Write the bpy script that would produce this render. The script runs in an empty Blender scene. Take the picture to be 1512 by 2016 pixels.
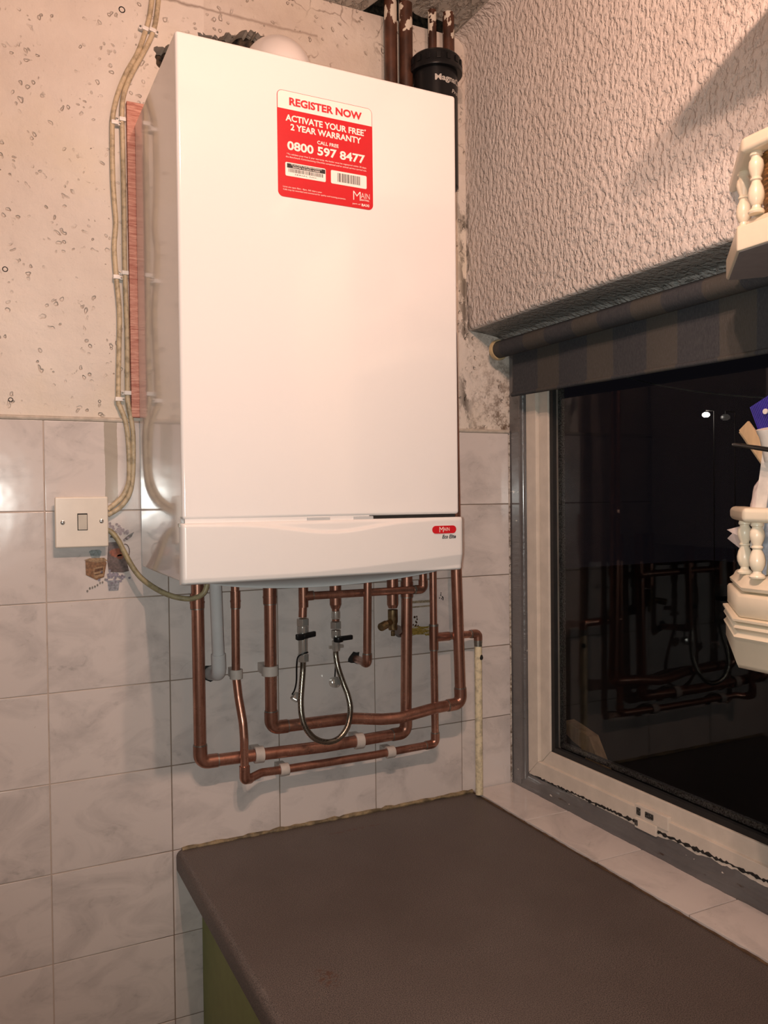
import bpy, bmesh, math, random
from mathutils import Vector, Matrix, noise
random.seed(7)
S = bpy.context.scene
COL = S.collection
PI = math.pi

# ------------------------------------------------------------------ camera
FPX = 1627.5
CAM = Vector((-0.9341, -1.48332, 0.62835))
YAW, PITCH, ROLL = 0.45891, -0.018625, -0.010823
def cam_axes():
    cy, sy, cp, sp = math.cos(YAW), math.sin(YAW), math.cos(PITCH), math.sin(PITCH)
    f = Vector((sy*cp, cy*cp, sp)); r0 = Vector((cy, -sy, 0)); u0 = r0.cross(f)
    cr, sr = math.cos(ROLL), math.sin(ROLL)
    return r0*cr+u0*sr, -r0*sr+u0*cr, f
RV, UV, FV = cam_axes()
cd = bpy.data.cameras.new('camera'); cam = bpy.data.objects.new('camera', cd); COL.objects.link(cam)
cd.sensor_fit = 'VERTICAL'; cd.sensor_height = 36; cd.lens = FPX*36/2016; cd.clip_start = .01
cam.matrix_world = Matrix(((RV.x, UV.x, -FV.x, CAM.x), (RV.y, UV.y, -FV.y, CAM.y), (RV.z, UV.z, -FV.z, CAM.z), (0, 0, 0, 1)))
S.camera = cam
# ------------------------------------------------------------------ world, exposure, lights
S.view_settings.view_transform = 'Standard'; S.view_settings.look = 'None'
S.view_settings.gamma = 1; S.view_settings.use_curve_mapping = False
S.view_settings.exposure = -0.06
wd = bpy.data.worlds.new('night'); S.world = wd; wd.use_nodes = True
wd.node_tree.nodes['Background'].inputs[0].default_value = (.010, .009, .012, 1)
wd.node_tree.nodes['Background'].inputs[1].default_value = .3
LAMPS = [((-.735, -1.18, 1.46), 23.0), ((-.60, -1.18, 1.46), 17.0)]   # bulbs of the ceiling spot bar
LAMP_COLOUR = (1.0, .625, .47)
# the photograph was taken with the phone's flash: a small cool light right beside the lens
fd = bpy.data.lights.new('camera_flash', 'SPOT'); fd.energy = 28.0; fd.color = (.97, 1.0, .94); fd.spot_size = math.radians(104); fd.spot_blend = 1.0; fd.shadow_soft_size = .004
fo = bpy.data.objects.new('camera_flash', fd); COL.objects.link(fo); fo.matrix_world = Matrix.Translation(CAM-RV*.014) @ cam.matrix_world.to_3x3().to_4x4()

def W(px, py, ax, v):
    d = FV + RV*((px-756)/FPX) - UV*((py-1008)/FPX)
    i = 'xyz'.index(ax)
    return CAM + d*((v-CAM[i])/d[i])
def WY(px, py, y): return W(px, py, 'y', y)
def WX(px, py, x): return W(px, py, 'x', x)
def WZ(px, py, z): return W(px, py, 'z', z)

# ------------------------------------------------------------------ mesh helpers
def link(o): COL.objects.link(o); return o
def root(name, loc, label=None, cat=None, group=None, kind=None):
    o = link(bpy.data.objects.new(name, None)); o.location = loc; o.empty_display_size = .02
    tag(o, label, cat, group, kind); return o
def tag(o, label=None, cat=None, group=None, kind=None):
    if label: o['label'] = label
    if cat: o['category'] = cat
    if group: o['group'] = group
    if kind: o['kind'] = kind
    return o
def wloc(o):
    p = Vector((0, 0, 0))
    while o: p += Vector(o.location); o = o.parent
    return p
def mk(name, vf, mat, parent=None, smooth=True, bevel=0, bseg=2, origin=None, angle=35, mats=None):
    verts, faces = vf[0], vf[1]
    off = wloc(parent) if parent else Vector(origin or (0, 0, 0))
    bm = bmesh.new()
    vs = [bm.verts.new(Vector(v)-off) for v in verts]
    for k, f in enumerate(faces):
        try:
            fc = bm.faces.new([vs[i] for i in f])
            if mats and len(vf) > 2: fc.material_index = vf[2][k]
        except ValueError: pass
    bmesh.ops.recalc_face_normals(bm, faces=bm.faces)
    if bevel:
        es = [e for e in bm.edges if len(e.link_faces) == 2 and e.calc_face_angle(0) > math.radians(angle)]
        bmesh.ops.bevel(bm, geom=es, offset=bevel, segments=bseg, affect='EDGES', clamp_overlap=True, profile=.5)
    me = bpy.data.meshes.new(name)
    for e in bm.edges:
        if len(e.link_faces) == 2 and e.calc_face_angle(0) > math.radians(angle): e.smooth = False
    for f in bm.faces: f.smooth = smooth
    bm.to_mesh(me); bm.free()
    for m in (mats or [mat]): me.materials.append(m)
    o = link(bpy.data.objects.new(name, me))
    if bevel and smooth:
        wn = o.modifiers.new('weighted_normal', 'WEIGHTED_NORMAL'); wn.keep_sharp = True; wn.weight = 60; wn.mode = 'FACE_AREA'
    if parent: o.parent = parent
    else: o.location = off
    return o
def J(*vfs):
    V, F = [], []
    for v, f in vfs:
        n = len(V); V += list(v); F += [tuple(i+n for i in q) for q in f]
    return V, F
def box(a, b):
    x0, y0, z0 = a; x1, y1, z1 = b
    V = [(x, y, z) for x in (x0, x1) for y in (y0, y1) for z in (z0, z1)]
    return V, [(0, 1, 3, 2), (4, 6, 7, 5), (0, 4, 5, 1), (2, 3, 7, 6), (0, 2, 6, 4), (1, 5, 7, 3)]
def obox(c, ax, ay, az, sx, sy, sz):
    c = Vector(c); V = []
    for i in (-.5, .5):
        for j in (-.5, .5):
            for k in (-.5, .5): V.append(c+ax*(i*sx)+ay*(j*sy)+az*(k*sz))
    return V, box((0, 0, 0), (1, 1, 1))[1]
def prism(poly, ext):
    """poly: list of 3D points (planar), ext: vector"""
    n = len(poly); ext = Vector(ext); P = [Vector(p) for p in poly]
    V = P+[p+ext for p in P]
    return V, [tuple(range(n)), tuple(range(2*n-1, n-1, -1))]+[(i, (i+1) % n, n+(i+1) % n, n+i) for i in range(n)]
def fillet(pts, r, seg=8):
    P = [Vector(p) for p in pts]; out = [P[0]]
    rs = r if isinstance(r, (list, tuple)) else [r]*len(P)
    for i in range(1, len(P)-1):
        a, b, c = P[i-1], P[i], P[i+1]; d1 = (a-b); d2 = (c-b); l1, l2 = d1.length, d2.length
        d1.normalize(); d2.normalize(); th = d1.angle(d2)
        if th > PI-.02 or rs[i] <= 0: out.append(b); continue
        t = min(rs[i]/math.tan(th/2), l1*.48, l2*.48); rr = t*math.tan(th/2)
        p1, p2 = b+d1*t, b+d2*t
        cdir = (d1+d2).normalized(); cc = b+cdir*(rr/math.sin(th/2))
        va_, vb_ = p1-cc, p2-cc; om = va_.angle(vb_)
        for k in range(seg+1):
            s = k/seg; out.append(cc+(va_*math.sin((1-s)*om)+vb_*math.sin(s*om))/math.sin(om))
    out.append(P[-1]); return out
def smoothpath(pts, n=8):
    P = [Vector(p) for p in pts]; P = [P[0]*2-P[1]]+P+[P[-1]*2-P[-2]]; out = []
    for i in range(1, len(P)-2):
        for k in range(n):
            t = k/n; a, b, c, d = P[i-1], P[i], P[i+1], P[i+2]
            out.append(.5*((2*b)+(c-a)*t+(2*a-5*b+4*c-d)*t*t+(3*b-a-3*c+d)*t**3))
    out.append(P[-2]); return out
def tube(path, r, seg=20, caps=True):
    P = [Vector(p) for p in path]; Q = [P[0]]
    for p in P[1:]:
        if (p-Q[-1]).length > 1e-5: Q.append(p)
    P = Q; n = len(P); V, F = [], []; t0 = (P[1]-P[0]).normalized()
    up = Vector((0, 0, 1)) if abs(t0.z) < .9 else Vector((1, 0, 0))
    nrm = (up-t0*up.dot(t0)).normalized()
    for i in range(n):
        t = (P[min(i+1, n-1)]-P[max(i-1, 0)]).normalized()
        nrm = (nrm-t*nrm.dot(t)).normalized(); bn = t.cross(nrm)
        ri = r(i/(n-1)) if callable(r) else (r[i] if isinstance(r, list) else r)
        for k in range(seg):
            a = 2*PI*k/seg; V.append(P[i]+nrm*(math.cos(a)*ri)+bn*(math.sin(a)*ri))
    for i in range(n-1):
        for k in range(seg):
            k2 = (k+1) % seg; F.append((i*seg+k, i*seg+k2, (i+1)*seg+k2, (i+1)*seg+k))
    if caps: F += [tuple(range(seg))[::-1], tuple(range((n-1)*seg, n*seg))]
    return V, F
def lathe(c, prof, axis='z', seg=32, caps=True):
    """prof list of (r,h) along axis from point c"""
    c = Vector(c)
    if isinstance(axis, str): A = {'z': Vector((0, 0, 1)), 'y': Vector((0, 1, 0)), 'x': Vector((1, 0, 0))}[axis]
    else: A = Vector(axis).normalized()
    u = A.orthogonal().normalized(); w = A.cross(u); V, F = [], []; n = len(prof)
    for r, h in prof:
        for k in range(seg):
            a = 2*PI*k/seg; V.append(c+A*h+u*(math.cos(a)*r)+w*(math.sin(a)*r))
    for i in range(n-1):
        for k in range(seg):
            k2 = (k+1) % seg; F.append((i*seg+k, i*seg+k2, (i+1)*seg+k2, (i+1)*seg+k))
    if caps: F += [tuple(range(seg))[::-1], tuple(range((n-1)*seg, n*seg))]
    return V, F
def grid(fn, nu, nv):
    V = [fn(i/nu, j/nv) for i in range(nu+1) for j in range(nv+1)]
    F = [(i*(nv+1)+j, (i+1)*(nv+1)+j, (i+1)*(nv+1)+j+1, i*(nv+1)+j+1) for i in range(nu) for j in range(nv)]
    return V, F

# ------------------------------------------------------------------ materials
class NT:
    def __init__(s, name):
        s.m = bpy.data.materials.new(name); s.m.use_nodes = True; s.t = s.m.node_tree
        s.b = s.t.nodes['Principled BSDF']; s.tc = s.t.nodes.new('ShaderNodeTexCoord')
    def n(s, ty, **kw):
        nd = s.t.nodes.new(ty)
        for k, v in kw.items(): setattr(nd, k, v)
        return nd
    def l(s, a, b): s.t.links.new(a, b)
    def pos(s, scale=(1, 1, 1), loc=(0, 0, 0), rot=(0, 0, 0)):
        g = s.n('ShaderNodeNewGeometry'); mp = s.n('ShaderNodeMapping')
        mp.inputs['Scale'].default_value = scale; mp.inputs['Location'].default_value = loc; mp.inputs['Rotation'].default_value = rot
        s.l(g.outputs['Position'], mp.inputs['Vector']); return mp.outputs[0]
    def noise(s, vec, scale, detail=4, rough=.55, dist=0):
        nd = s.n('ShaderNodeTexNoise'); nd.inputs['Scale'].default_value = scale; nd.inputs['Detail'].default_value = detail
        nd.inputs['Roughness'].default_value = rough; nd.inputs['Distortion'].default_value = dist
        s.l(vec, nd.inputs['Vector']); return nd.outputs['Fac']
    def ramp(s, fac, stops):
        nd = s.n('ShaderNodeValToRGB'); e = nd.color_ramp.elements
        while len(e) < len(stops): e.new(.5)
        for k, (p, c) in enumerate(stops):
            e[k].position = p; e[k].color = (c, c, c, 1) if isinstance(c, (int, float)) else (*c, 1)
        s.l(fac, nd.inputs[0]); return nd.outputs[0]
    def mix(s, f, a, b, mode='MIX'):
        nd = s.n('ShaderNodeMix', data_type='RGBA', blend_type=mode)
        for sock, v in ((nd.inputs[0], f), (nd.inputs[6], a), (nd.inputs[7], b)):
            if isinstance(v, (int, float)): sock.default_value = v
            elif isinstance(v, tuple): sock.default_value = (*v, 1)
            else: s.l(v, sock)
        return nd.outputs[2]
    def math(s, op, a, b=None, c=None):
        nd = s.n('ShaderNodeMath', operation=op)
        for i, v in enumerate((a, b, c)):
            if v is None: continue
            if isinstance(v, (int, float)): nd.inputs[i].default_value = v
            else: s.l(v, nd.inputs[i])
        return nd.outputs[0]
    def xyz(s):
        g = s.n('ShaderNodeNewGeometry'); sp = s.n('ShaderNodeSeparateXYZ'); s.l(g.outputs['Position'], sp.inputs[0]); return sp.outputs
    def bump(s, h, dist=.002, strength=1):
        nd = s.n('ShaderNodeBump'); nd.inputs['Distance'].default_value = dist; nd.inputs['Strength'].default_value = strength
        s.l(h, nd.inputs['Height'])
        if s.b.inputs['Normal'].is_linked: s.l(s.b.inputs['Normal'].links[0].from_socket, nd.inputs['Normal'])
        s.l(nd.outputs[0], s.b.inputs['Normal'])
    def set(s, **kw):
        for k, v in kw.items():
            sock = s.b.inputs[k]
            if isinstance(v, tuple): sock.default_value = (*v, 1)
            elif isinstance(v, (int, float)): sock.default_value = v
            else: s.l(v, sock)
        return s
def plain(name, col, rough=.5, metal=0, var=.08, nscale=60, coat=0, bump=0, spec=.5, stretch=(1, 1, 1)):
    t = NT(name); v = t.pos(stretch); nz = t.noise(v, nscale)
    c2 = tuple(c*(1-var*2) for c in col)
    t.set(**{'Base Color': t.mix(t.ramp(nz, [(.35, 0), (.7, 1)]), c2, col), 'Roughness': rough, 'Metallic': metal, 'Coat Weight': coat, 'Coat Roughness': .05, 'Specular IOR Level': spec})
    if bump: t.bump(nz, bump)
    return t.m
M = {}
def plaster_back():
    t = NT('stippled_plaster_back'); v = t.pos()
    vo = t.n('ShaderNodeTexVoronoi'); vo.inputs['Scale'].default_value = 75; vo.inputs['Randomness'].default_value = 1
    dv = t.n('ShaderNodeVectorMath', operation='ADD'); wn = t.n('ShaderNodeTexNoise'); wn.inputs['Scale'].default_value = 40
    t.l(v, wn.inputs['Vector']); sc = t.n('ShaderNodeVectorMath', operation='SCALE'); sc.inputs[3].default_value = .030
    t.l(wn.outputs['Color'], sc.inputs[0]); t.l(v, dv.inputs[0]); t.l(sc.outputs[0], dv.inputs[1]); t.l(dv.outputs[0], vo.inputs['Vector'])
    sel = t.ramp(t.noise(v, 22, 3), [(.50, 0), (.60, 1)])
    ring = t.ramp(vo.outputs['Distance'], [(.16, 1), (.30, 0)])
    edge = t.ramp(vo.outputs['Distance'], [(.14, 0), (.21, 1), (.25, 1), (.33, 0)])
    pit = t.math('MULTIPLY', ring, sel); ed = t.math('MULTIPLY', edge, sel)
    big = t.ramp(t.noise(v, 5, 5), [(.3, 0), (.7, 1)])
    c = t.mix(big, (.64, .57, .51), (.77, .71, .65))
    c = t.mix(t.math('MULTIPLY', t.ramp(t.noise(v, 3.1, 4), [(.48, 0), (.7, 1)]), .5), c, (.70, .60, .42))
    c = t.mix(t.math('MULTIPLY', ed, .32), c, (.30, .23, .17))
    # hairline crack in the patched band under the ceiling
    X = t.xyz(); a, b = WY(347, 0, 0), WY(545, 50, 0); m = (b.z-a.z)/(b.x-a.x)
    ln = t.math('ADD', t.math('MULTIPLY', X[0], m), a.z-m*a.x)
    dd = t.math('ABSOLUTE', t.math('SUBTRACT', t.math('ADD', X[2], t.math('MULTIPLY', t.noise(v, 30), .012)), t.math('ADD', ln, .006)))
    rng = t.math('MULTIPLY', t.math('GREATER_THAN', X[0], a.x-.05), t.math('LESS_THAN', X[0], -.33))
    cr = t.math('MULTIPLY', t.ramp(dd, [(.0, 1), (.0010, 0)]), rng)
    c = t.mix(t.math('MULTIPLY', cr, .7), c, (.16, .10, .07))
    ve = t.n('ShaderNodeTexVoronoi', feature='DISTANCE_TO_EDGE'); ve.inputs['Scale'].default_value = 16; t.l(dv.outputs[0], ve.inputs['Vector'])
    ck = t.math('MULTIPLY', t.ramp(ve.outputs['Distance'], [(0, 1), (.030, 0)]), t.ramp(t.noise(v, 11, 3), [(.46, 0), (.54, 1)]))
    ck = t.math('MULTIPLY', ck, t.math('MULTIPLY', t.math('GREATER_THAN', X[0], -.42), t.math('GREATER_THAN', X[2], 1.28)))
    c = t.mix(t.math('MULTIPLY', ck, .75), c, (.14, .09, .06))
    dirt = t.math('MULTIPLY', t.ramp(X[2], [(.0, 0), (1, 1)]), 1)
    top_shade = t.math('MULTIPLY', t.math('MULTIPLY', t.math('GREATER_THAN', X[0], -.55), t.math('GREATER_THAN', X[2], 1.30)), t.ramp(t.noise(v, 9, 5), [(.35, .2), (.6, .8)]))
    c = t.mix(t.math('MULTIPLY', top_shade, .55), c, (.46, .37, .31))  # dim light on the wall behind the boiler top, painted as darker plaster
    # mould: along the corner and in the reveal above the tiles
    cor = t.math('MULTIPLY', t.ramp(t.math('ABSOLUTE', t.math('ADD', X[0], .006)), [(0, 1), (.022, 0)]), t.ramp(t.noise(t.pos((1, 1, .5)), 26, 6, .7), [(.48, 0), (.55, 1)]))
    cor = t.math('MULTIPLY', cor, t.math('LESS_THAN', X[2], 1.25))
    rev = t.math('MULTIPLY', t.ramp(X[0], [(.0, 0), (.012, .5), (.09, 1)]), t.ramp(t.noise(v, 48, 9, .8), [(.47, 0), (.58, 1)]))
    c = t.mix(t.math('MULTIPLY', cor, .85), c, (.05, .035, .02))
    low = t.ramp(X[2], [(.78, 1), (.9, .55)])
    c = t.mix(t.math('MULTIPLY', t.math('MULTIPLY', rev, low), .9), c, (.10, .05, .02))
    # grime low on the plaster, black specks and leaks beside the cables
    sp = t.ramp(t.noise(v, 120, 3, .6), [(.70, 0), (.74, 1)]); nr = t.ramp(t.math('ABSOLUTE', t.math('ADD', X[0], .735)), [(0, 1), (.07, 0)])
    c = t.mix(t.math('MULTIPLY', sp, nr), c, (.08, .05, .03))
    t.set(**{'Base Color': c, 'Roughness': .62, 'Specular IOR Level': .35})
    h = t.math('ADD', t.math('MULTIPLY', pit, -1.0), t.math('MULTIPLY', t.noise(v, 35, 5), 1.2))
    t.bump(h, .0035, .9); return t.m
def plaster_right():
    t = NT('artex_plaster_right'); v = t.pos((1, 1.15, .72))
    f = t.noise(v, 95, 3, .5, .0); hi = t.ramp(f, [(.40, 0), (.50, .7), (.60, 1), (.8, 1)])
    fine = t.noise(t.pos((1, 1.2, .7)), 170, 3)
    big = t.ramp(t.noise(t.pos(), 4, 4), [(.3, 0), (.7, 1)])
    c = t.mix(big, (.66, .585, .535), (.75, .68, .635))
    c = t.mix(t.math('MULTIPLY', t.ramp(f, [(.3, 1), (.46, 0)]), .25), c, (.45, .38, .32))
    X = t.xyz()
    so = t.math('GREATER_THAN', X[0], .009)   # recess soffit: dirt, plus its shade painted into the colour
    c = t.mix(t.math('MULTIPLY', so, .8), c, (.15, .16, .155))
    edge_ = t.math('MULTIPLY', t.math('GREATER_THAN', X[0], .074), t.ramp(t.noise(t.pos(), 45, 5, .7), [(.42, .2), (.52, 1)]))
    c = t.mix(t.math('MULTIPLY', edge_, .75), c, (.52, .52, .50))
    cor = t.math('MULTIPLY', t.ramp(t.math('ABSOLUTE', X[1]), [(0, 1), (.02, 0)]), t.ramp(t.noise(t.pos((1, 1, .4)), 40, 6, .7), [(.47, 0), (.54, 1)]))
    cor = t.math('MULTIPLY', cor, t.math('LESS_THAN', X[2], 1.26))
    c = t.mix(t.math('MULTIPLY', cor, .8), c, (.05, .035, .02))
    t.set(**{'Base Color': c, 'Roughness': .5, 'Specular IOR Level': .4})
    t.bump(t.math('ADD', hi, t.math('MULTIPLY', fine, .35)), .0030, .85); return t.m
def plaster_ceiling():
    t = NT('artex_ceiling'); v = t.pos((1.4, .8, 1)); f = t.noise(v, 55, 3, .55, .8)
    t.set(**{'Base Color': t.mix(t.ramp(f, [(.3, 0), (.5, 1)]), (.30, .26, .22), (.46, .42, .37)), 'Roughness': .55})
    t.bump(t.ramp(f, [(.35, 0), (.55, 1)]), .006); return t.m
def tile_mat(name, base, vein):
    t = NT(name); v = t.pos(); g = t.n('ShaderNodeNewGeometry')
    rnd = g.outputs['Random Per Island']
    off = t.n('ShaderNodeVectorMath', operation='ADD'); cb = t.n('ShaderNodeCombineXYZ')
    t.l(t.math('MULTIPLY', rnd, 11.0), cb.inputs[0]); t.l(t.math('MULTIPLY', rnd, 7.0), cb.inputs[2])
    t.l(v, off.inputs[0]); t.l(cb.outputs[0], off.inputs[1])
    mp = t.n('ShaderNodeMapping'); mp.inputs['Scale'].default_value = (1, 1, 1.6); mp.inputs['Rotation'].default_value = (0, .8, 0)
    t.l(off.outputs[0], mp.inputs[0]); vec = mp.outputs[0]
    a = t.ramp(t.noise(vec, 9, 6, .6, .8), [(.46, 0), (.72, 1)])
    b = t.ramp(t.noise(vec, 26, 5, .65, 1.5), [(.56, 0), (.74, 1)])
    c = t.mix(t.math('MULTIPLY', a, .55), base, vein)
    c = t.mix(t.math('MULTIPLY', t.math('MULTIPLY', a, b), .75), c, tuple(x*.72 for x in vein))
    c = t.mix(t.math('MULTIPLY', rnd, .10), c, vein)
    gr = t.ramp(t.noise(v, 90, 2), [(.74, 0), (.77, 1)])
    c = t.mix(t.math('MULTIPLY', gr, .25), c, (.35, .27, .18))
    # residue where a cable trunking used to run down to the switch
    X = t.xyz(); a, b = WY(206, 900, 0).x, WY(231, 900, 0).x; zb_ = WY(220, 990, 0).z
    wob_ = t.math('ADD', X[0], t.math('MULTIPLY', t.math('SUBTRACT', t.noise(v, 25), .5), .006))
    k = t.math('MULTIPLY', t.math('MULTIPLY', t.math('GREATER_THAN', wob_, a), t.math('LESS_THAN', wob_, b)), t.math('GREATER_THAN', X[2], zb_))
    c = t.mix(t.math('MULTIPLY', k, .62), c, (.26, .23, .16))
    t.set(**{'Base Color': c, 'Roughness': .16, 'Specular IOR Level': .5})
    t.bump(t.noise(v, 14, 2), .0012, .6); return t.m
def copper(name='copper', tint=1.0):
    t = NT(name); v = t.pos((1, 1, .35))
    n1 = t.noise(v, 45, 6, .65); n2 = t.noise(t.pos(), 180, 3)
    c = t.mix(t.ramp(n1, [(.3, 0), (.65, 1)]), (.32*tint, .145*tint, .10*tint), (.60*tint, .32*tint, .24*tint))
    c = t.mix(t.math('MULTIPLY', t.ramp(n2, [(.58, 0), (.72, 1)]), .45), c, (.28, .10, .06))
    t.set(**{'Base Color': c, 'Metallic': .85, 'Roughness': t.ramp(n1, [(.3, .40), (.7, .24)])}); return t.m
def timber_paint():
    t = NT('grey_gloss_paint'); v = t.pos((1, .25, 1)); n1 = t.noise(v, 90, 5, .6)
    c = t.mix(t.ramp(t.noise(t.pos(), 8), [(.3, 0), (.7, 1)]), (.085, .082, .085), (.13, .127, .13))
    X = t.xyz()
    c = t.mix(t.math('MULTIPLY', t.ramp(n1, [(.66, 0), (.69, 1)]), .9), c, (.05, .03, .02))
    c = t.mix(t.ramp(t.noise(t.pos((1, .4, 1), (3, 0, 0)), 70, 4), [(.705, 0), (.72, 1)]), c, (.62, .58, .52))
    t.set(**{'Base Color': c, 'Roughness': .24, 'Coat Weight': .9, 'Coat Roughness': .12}); t.bump(n1, .002); return t.m
def worktop_mat():
    t = NT('brown_speckled_laminate'); v = t.pos()
    sp = t.noise(v, 700, 2, .5); big = t.noise(v, 7, 5)
    c = t.mix(t.ramp(sp, [(.35, 0), (.62, 1)]), (.034, .028, .026), (.165, .135, .122))
    c = t.mix(t.math('MULTIPLY', t.ramp(big, [(.35, 0), (.7, 1)]), .5), c, (.072, .056, .050))
    X = t.xyz()
    for (px, py, sx, sy) in ((645, 1925, .016, .030), (700, 1632, .07, .006)):
        p = WZ(px, py, 0)
        dx = t.math('MULTIPLY', t.math('SUBTRACT', X[0], p.x), 1/sx); dy = t.math('MULTIPLY', t.math('SUBTRACT', X[1], p.y), 1/sy)
        r2 = t.math('ADD', t.math('MULTIPLY', dx, dx), t.math('MULTIPLY', dy, dy))
        k = t.math('MULTIPLY', t.ramp(r2, [(.3, 1), (1, 0)]), t.ramp(t.noise(v, 130, 4), [(.48, 0), (.56, 1)]))
        c = t.mix(t.math('MULTIPLY', k, .6), c, (.09, .032, .014))
    t.set(**{'Base Color': c, 'Roughness': .42, 'Specular IOR Level': .4}); t.bump(sp, .0004); return t.m
def blind_mat():
    t = NT('striped_blind_fabric'); X = t.xyz()
    s = t.math('FRACT', t.math('MULTIPLY', t.math('ADD', X[1], .137-1.5), -1/.150))
    st = t.ramp(s, [(.0, 1), (.44, 1), (.45, 0), (.985, 0), (1, 1)])
    c = t.mix(st, (.040, .043, .050), (.066, .061, .054))
    wv = t.noise(t.pos((1, 8, 1)), 160, 3); c = t.mix(t.math('MULTIPLY', t.ramp(wv, [(.4, 0), (.65, 1)]), .35), c, (.11, .11, .11))
    t.set(**{'Base Color': c, 'Roughness': .85, 'Specular IOR Level': .2}); t.bump(wv, .0006); return t.m
def brushed_braid():
    t = NT('steel_braid')
    v = t.n('ShaderNodeTexChecker'); v.inputs['Scale'].default_value = 900
    t.l(t.pos((1, 1, 1), (0, 0, 0), (.0, .785, 0)), v.inputs[0])
    c = t.mix(v.outputs['Fac'], (.05, .045, .035), (.62, .58, .50))
    t.set(**{'Base Color': c, 'Metallic': 1.0, 'Roughness': .3}); t.bump(v.outputs['Fac'], .0008); return t.m
def cable_mat(name, base):
    t = NT(name); v = t.pos(); n = t.noise(v, 90, 5, .6)
    c = t.mix(t.ramp(n, [(.45, 0), (.68, 1)]), base, tuple(b*.55 for b in base))
    t.set(**{'Base Color': c, 'Roughness': .45}); return t.m
def painted_pipe_mat():
    t = NT('brown_painted_pipe'); X = t.xyz(); v = t.pos((1, 1, .6))
    up = t.ramp(X[2], [(1.0, 0), (1.0, 0)])
    hi = t.math('MULTIPLY', t.math('SUBTRACT', X[2], 1.53), 5)
    n = t.math('GREATER_THAN', t.math('ADD', t.noise(v, 50, 4), t.math('MINIMUM', t.math('MAXIMUM', hi, -.5), .07)), .60)
    c = t.mix(t.ramp(t.noise(v, 40, 4), [(.35, 0), (.7, 1)]), (.035, .014, .008), (.11, .043, .024))
    t.set(**{'Base Color': t.mix(n, c, (.62, .56, .47)), 'Roughness': .42}); return t.m
def batten_mat():
    t = NT('pink_stained_batten'); v = t.pos((.6, .6, 6)); n = t.noise(v, 60, 4, .7)
    t.set(**{'Base Color': t.mix(t.ramp(n, [(.35, 0), (.65, 1)]), (.42, .14, .10), (.74, .40, .31)), 'Roughness': .55}); t.bump(n, .001); return t.m
def glass_mat():
    t = NT('window_glass'); t.set(**{'Base Color': (1., 1., 1.), 'Roughness': 0.0, 'IOR': 1.28, 'Transmission Weight': 1.0}); return t.m
def enamel(name, c, rough=.16):
    t = NT(name); n = t.noise(t.pos(), 3, 2)
    t.set(**{'Base Color': t.mix(n, tuple(x*.98 for x in c), c), 'Roughness': rough, 'Specular IOR Level': .55, 'Coat Weight': .3, 'Coat Roughness': .04}); return t.m
def emit(name, c, s):
    t = NT(name); t.set(**{'Base Color': (0., 0., 0.), 'Emission Color': c, 'Emission Strength': s}); return t.m

M['pback'] = plaster_back(); M['pright'] = plaster_right(); M['pceil'] = plaster_ceiling()
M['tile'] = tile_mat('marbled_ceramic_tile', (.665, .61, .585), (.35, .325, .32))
def grout_mat():
    t = NT('old_grout'); X = t.xyz(); n = t.noise(t.pos(), 30, 4)
    k = t.math('ADD', t.ramp(t.math('ADD', X[0], 1.65), [(.95, 0), (1.0, .75)]), t.ramp(n, [(.55, 0), (.7, .3)]))
    t.set(**{'Base Color': t.mix(t.math('MINIMUM', k, 1.0), (.50, .41, .35), (.15, .11, .08)), 'Roughness': .7}); return t.m
M['grout'] = grout_mat()
M['groutlight'] = plain('cream_grout', (.62, .55, .47), .7, var=.15)
M['copper'] = copper(); M['copper2'] = copper('copper_fitting', .88)
M['solder'] = plain('solder', (.42, .40, .36), .38, .9, var=.2, nscale=200)
M['white'] = enamel('boiler_white_enamel', (.80, .78, .77), .11)
M['panelwhite'] = enamel('boiler_white_plastic', (.74, .725, .715), .3)
M['belly'] = plain('boiler_grey_tray', (.50, .52, .53), .45, var=.03)
M['dark'] = plain('dark_interior', (.012, .010, .009), .8, var=.3)
M['brick'] = plain('dark_crumbling_brick', (.10, .07, .045), .9, var=.6, nscale=90, bump=.004)
M['red'] = plain('sticker_red', (.56, .008, .016), .35, var=.02)
M['stickwhite'] = plain('sticker_white', (.86, .82, .77), .35, var=.01)
M['redtext'] = plain('sticker_red_text', (.60, .018, .030), .4, var=.02)
M['black'] = plain('black_print', (.012, .012, .013), .5, var=.1)
M['blackplastic'] = plain('black_plastic', (.009, .009, .010), .30, var=.1)
M['chrome'] = plain('chrome', (.66, .64, .60), .18, .7, var=.05)
M['brass'] = plain('tarnished_brass', (.42, .30, .16), .35, .9, var=.25, nscale=120)
M['clipwhite'] = plain('translucent_white_clip', (.56, .51, .47), .5, var=.08)
M['pvc'] = plain('grey_white_overflow_pvc', (.56, .57, .58), .38, var=.03)
M['cream'] = cable_mat('cream_painted_pipe', (.74, .65, .45))
M['cable'] = cable_mat('old_cream_cable', (.60, .49, .33))
M['flex'] = cable_mat('olive_grey_flex', (.34, .29, .17))
M['clipcab'] = plain('cable_clip_white', (.84, .80, .76), .4, var=.03)
M['switch'] = plain('aged_white_switch', (.79, .72, .63), .28, var=.04, nscale=20)
M['rocker'] = plain('switch_rocker', (.60, .55, .47), .3, var=.03)
M['work'] = worktop_mat(); M['green'] = plain('green_cabinet_side', (.26, .30, .085), .5, var=.06, nscale=30)
M['caulk'] = plain('yellowed_sealant', (.36, .27, .15), .6, var=.35, nscale=70)
M['timber'] = timber_paint()
M['frame'] = plain('cream_window_frame', (.70, .63, .55), .35, var=.06, nscale=30)
M['gasket'] = plain('black_gasket', (.015, .015, .015), .5)
M['spacer'] = plain('glazing_spacer', (.22, .22, .21), .4, .6, var=.5, nscale=400)
M['glass'] = glass_mat(); M['blind'] = blind_mat()
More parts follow.
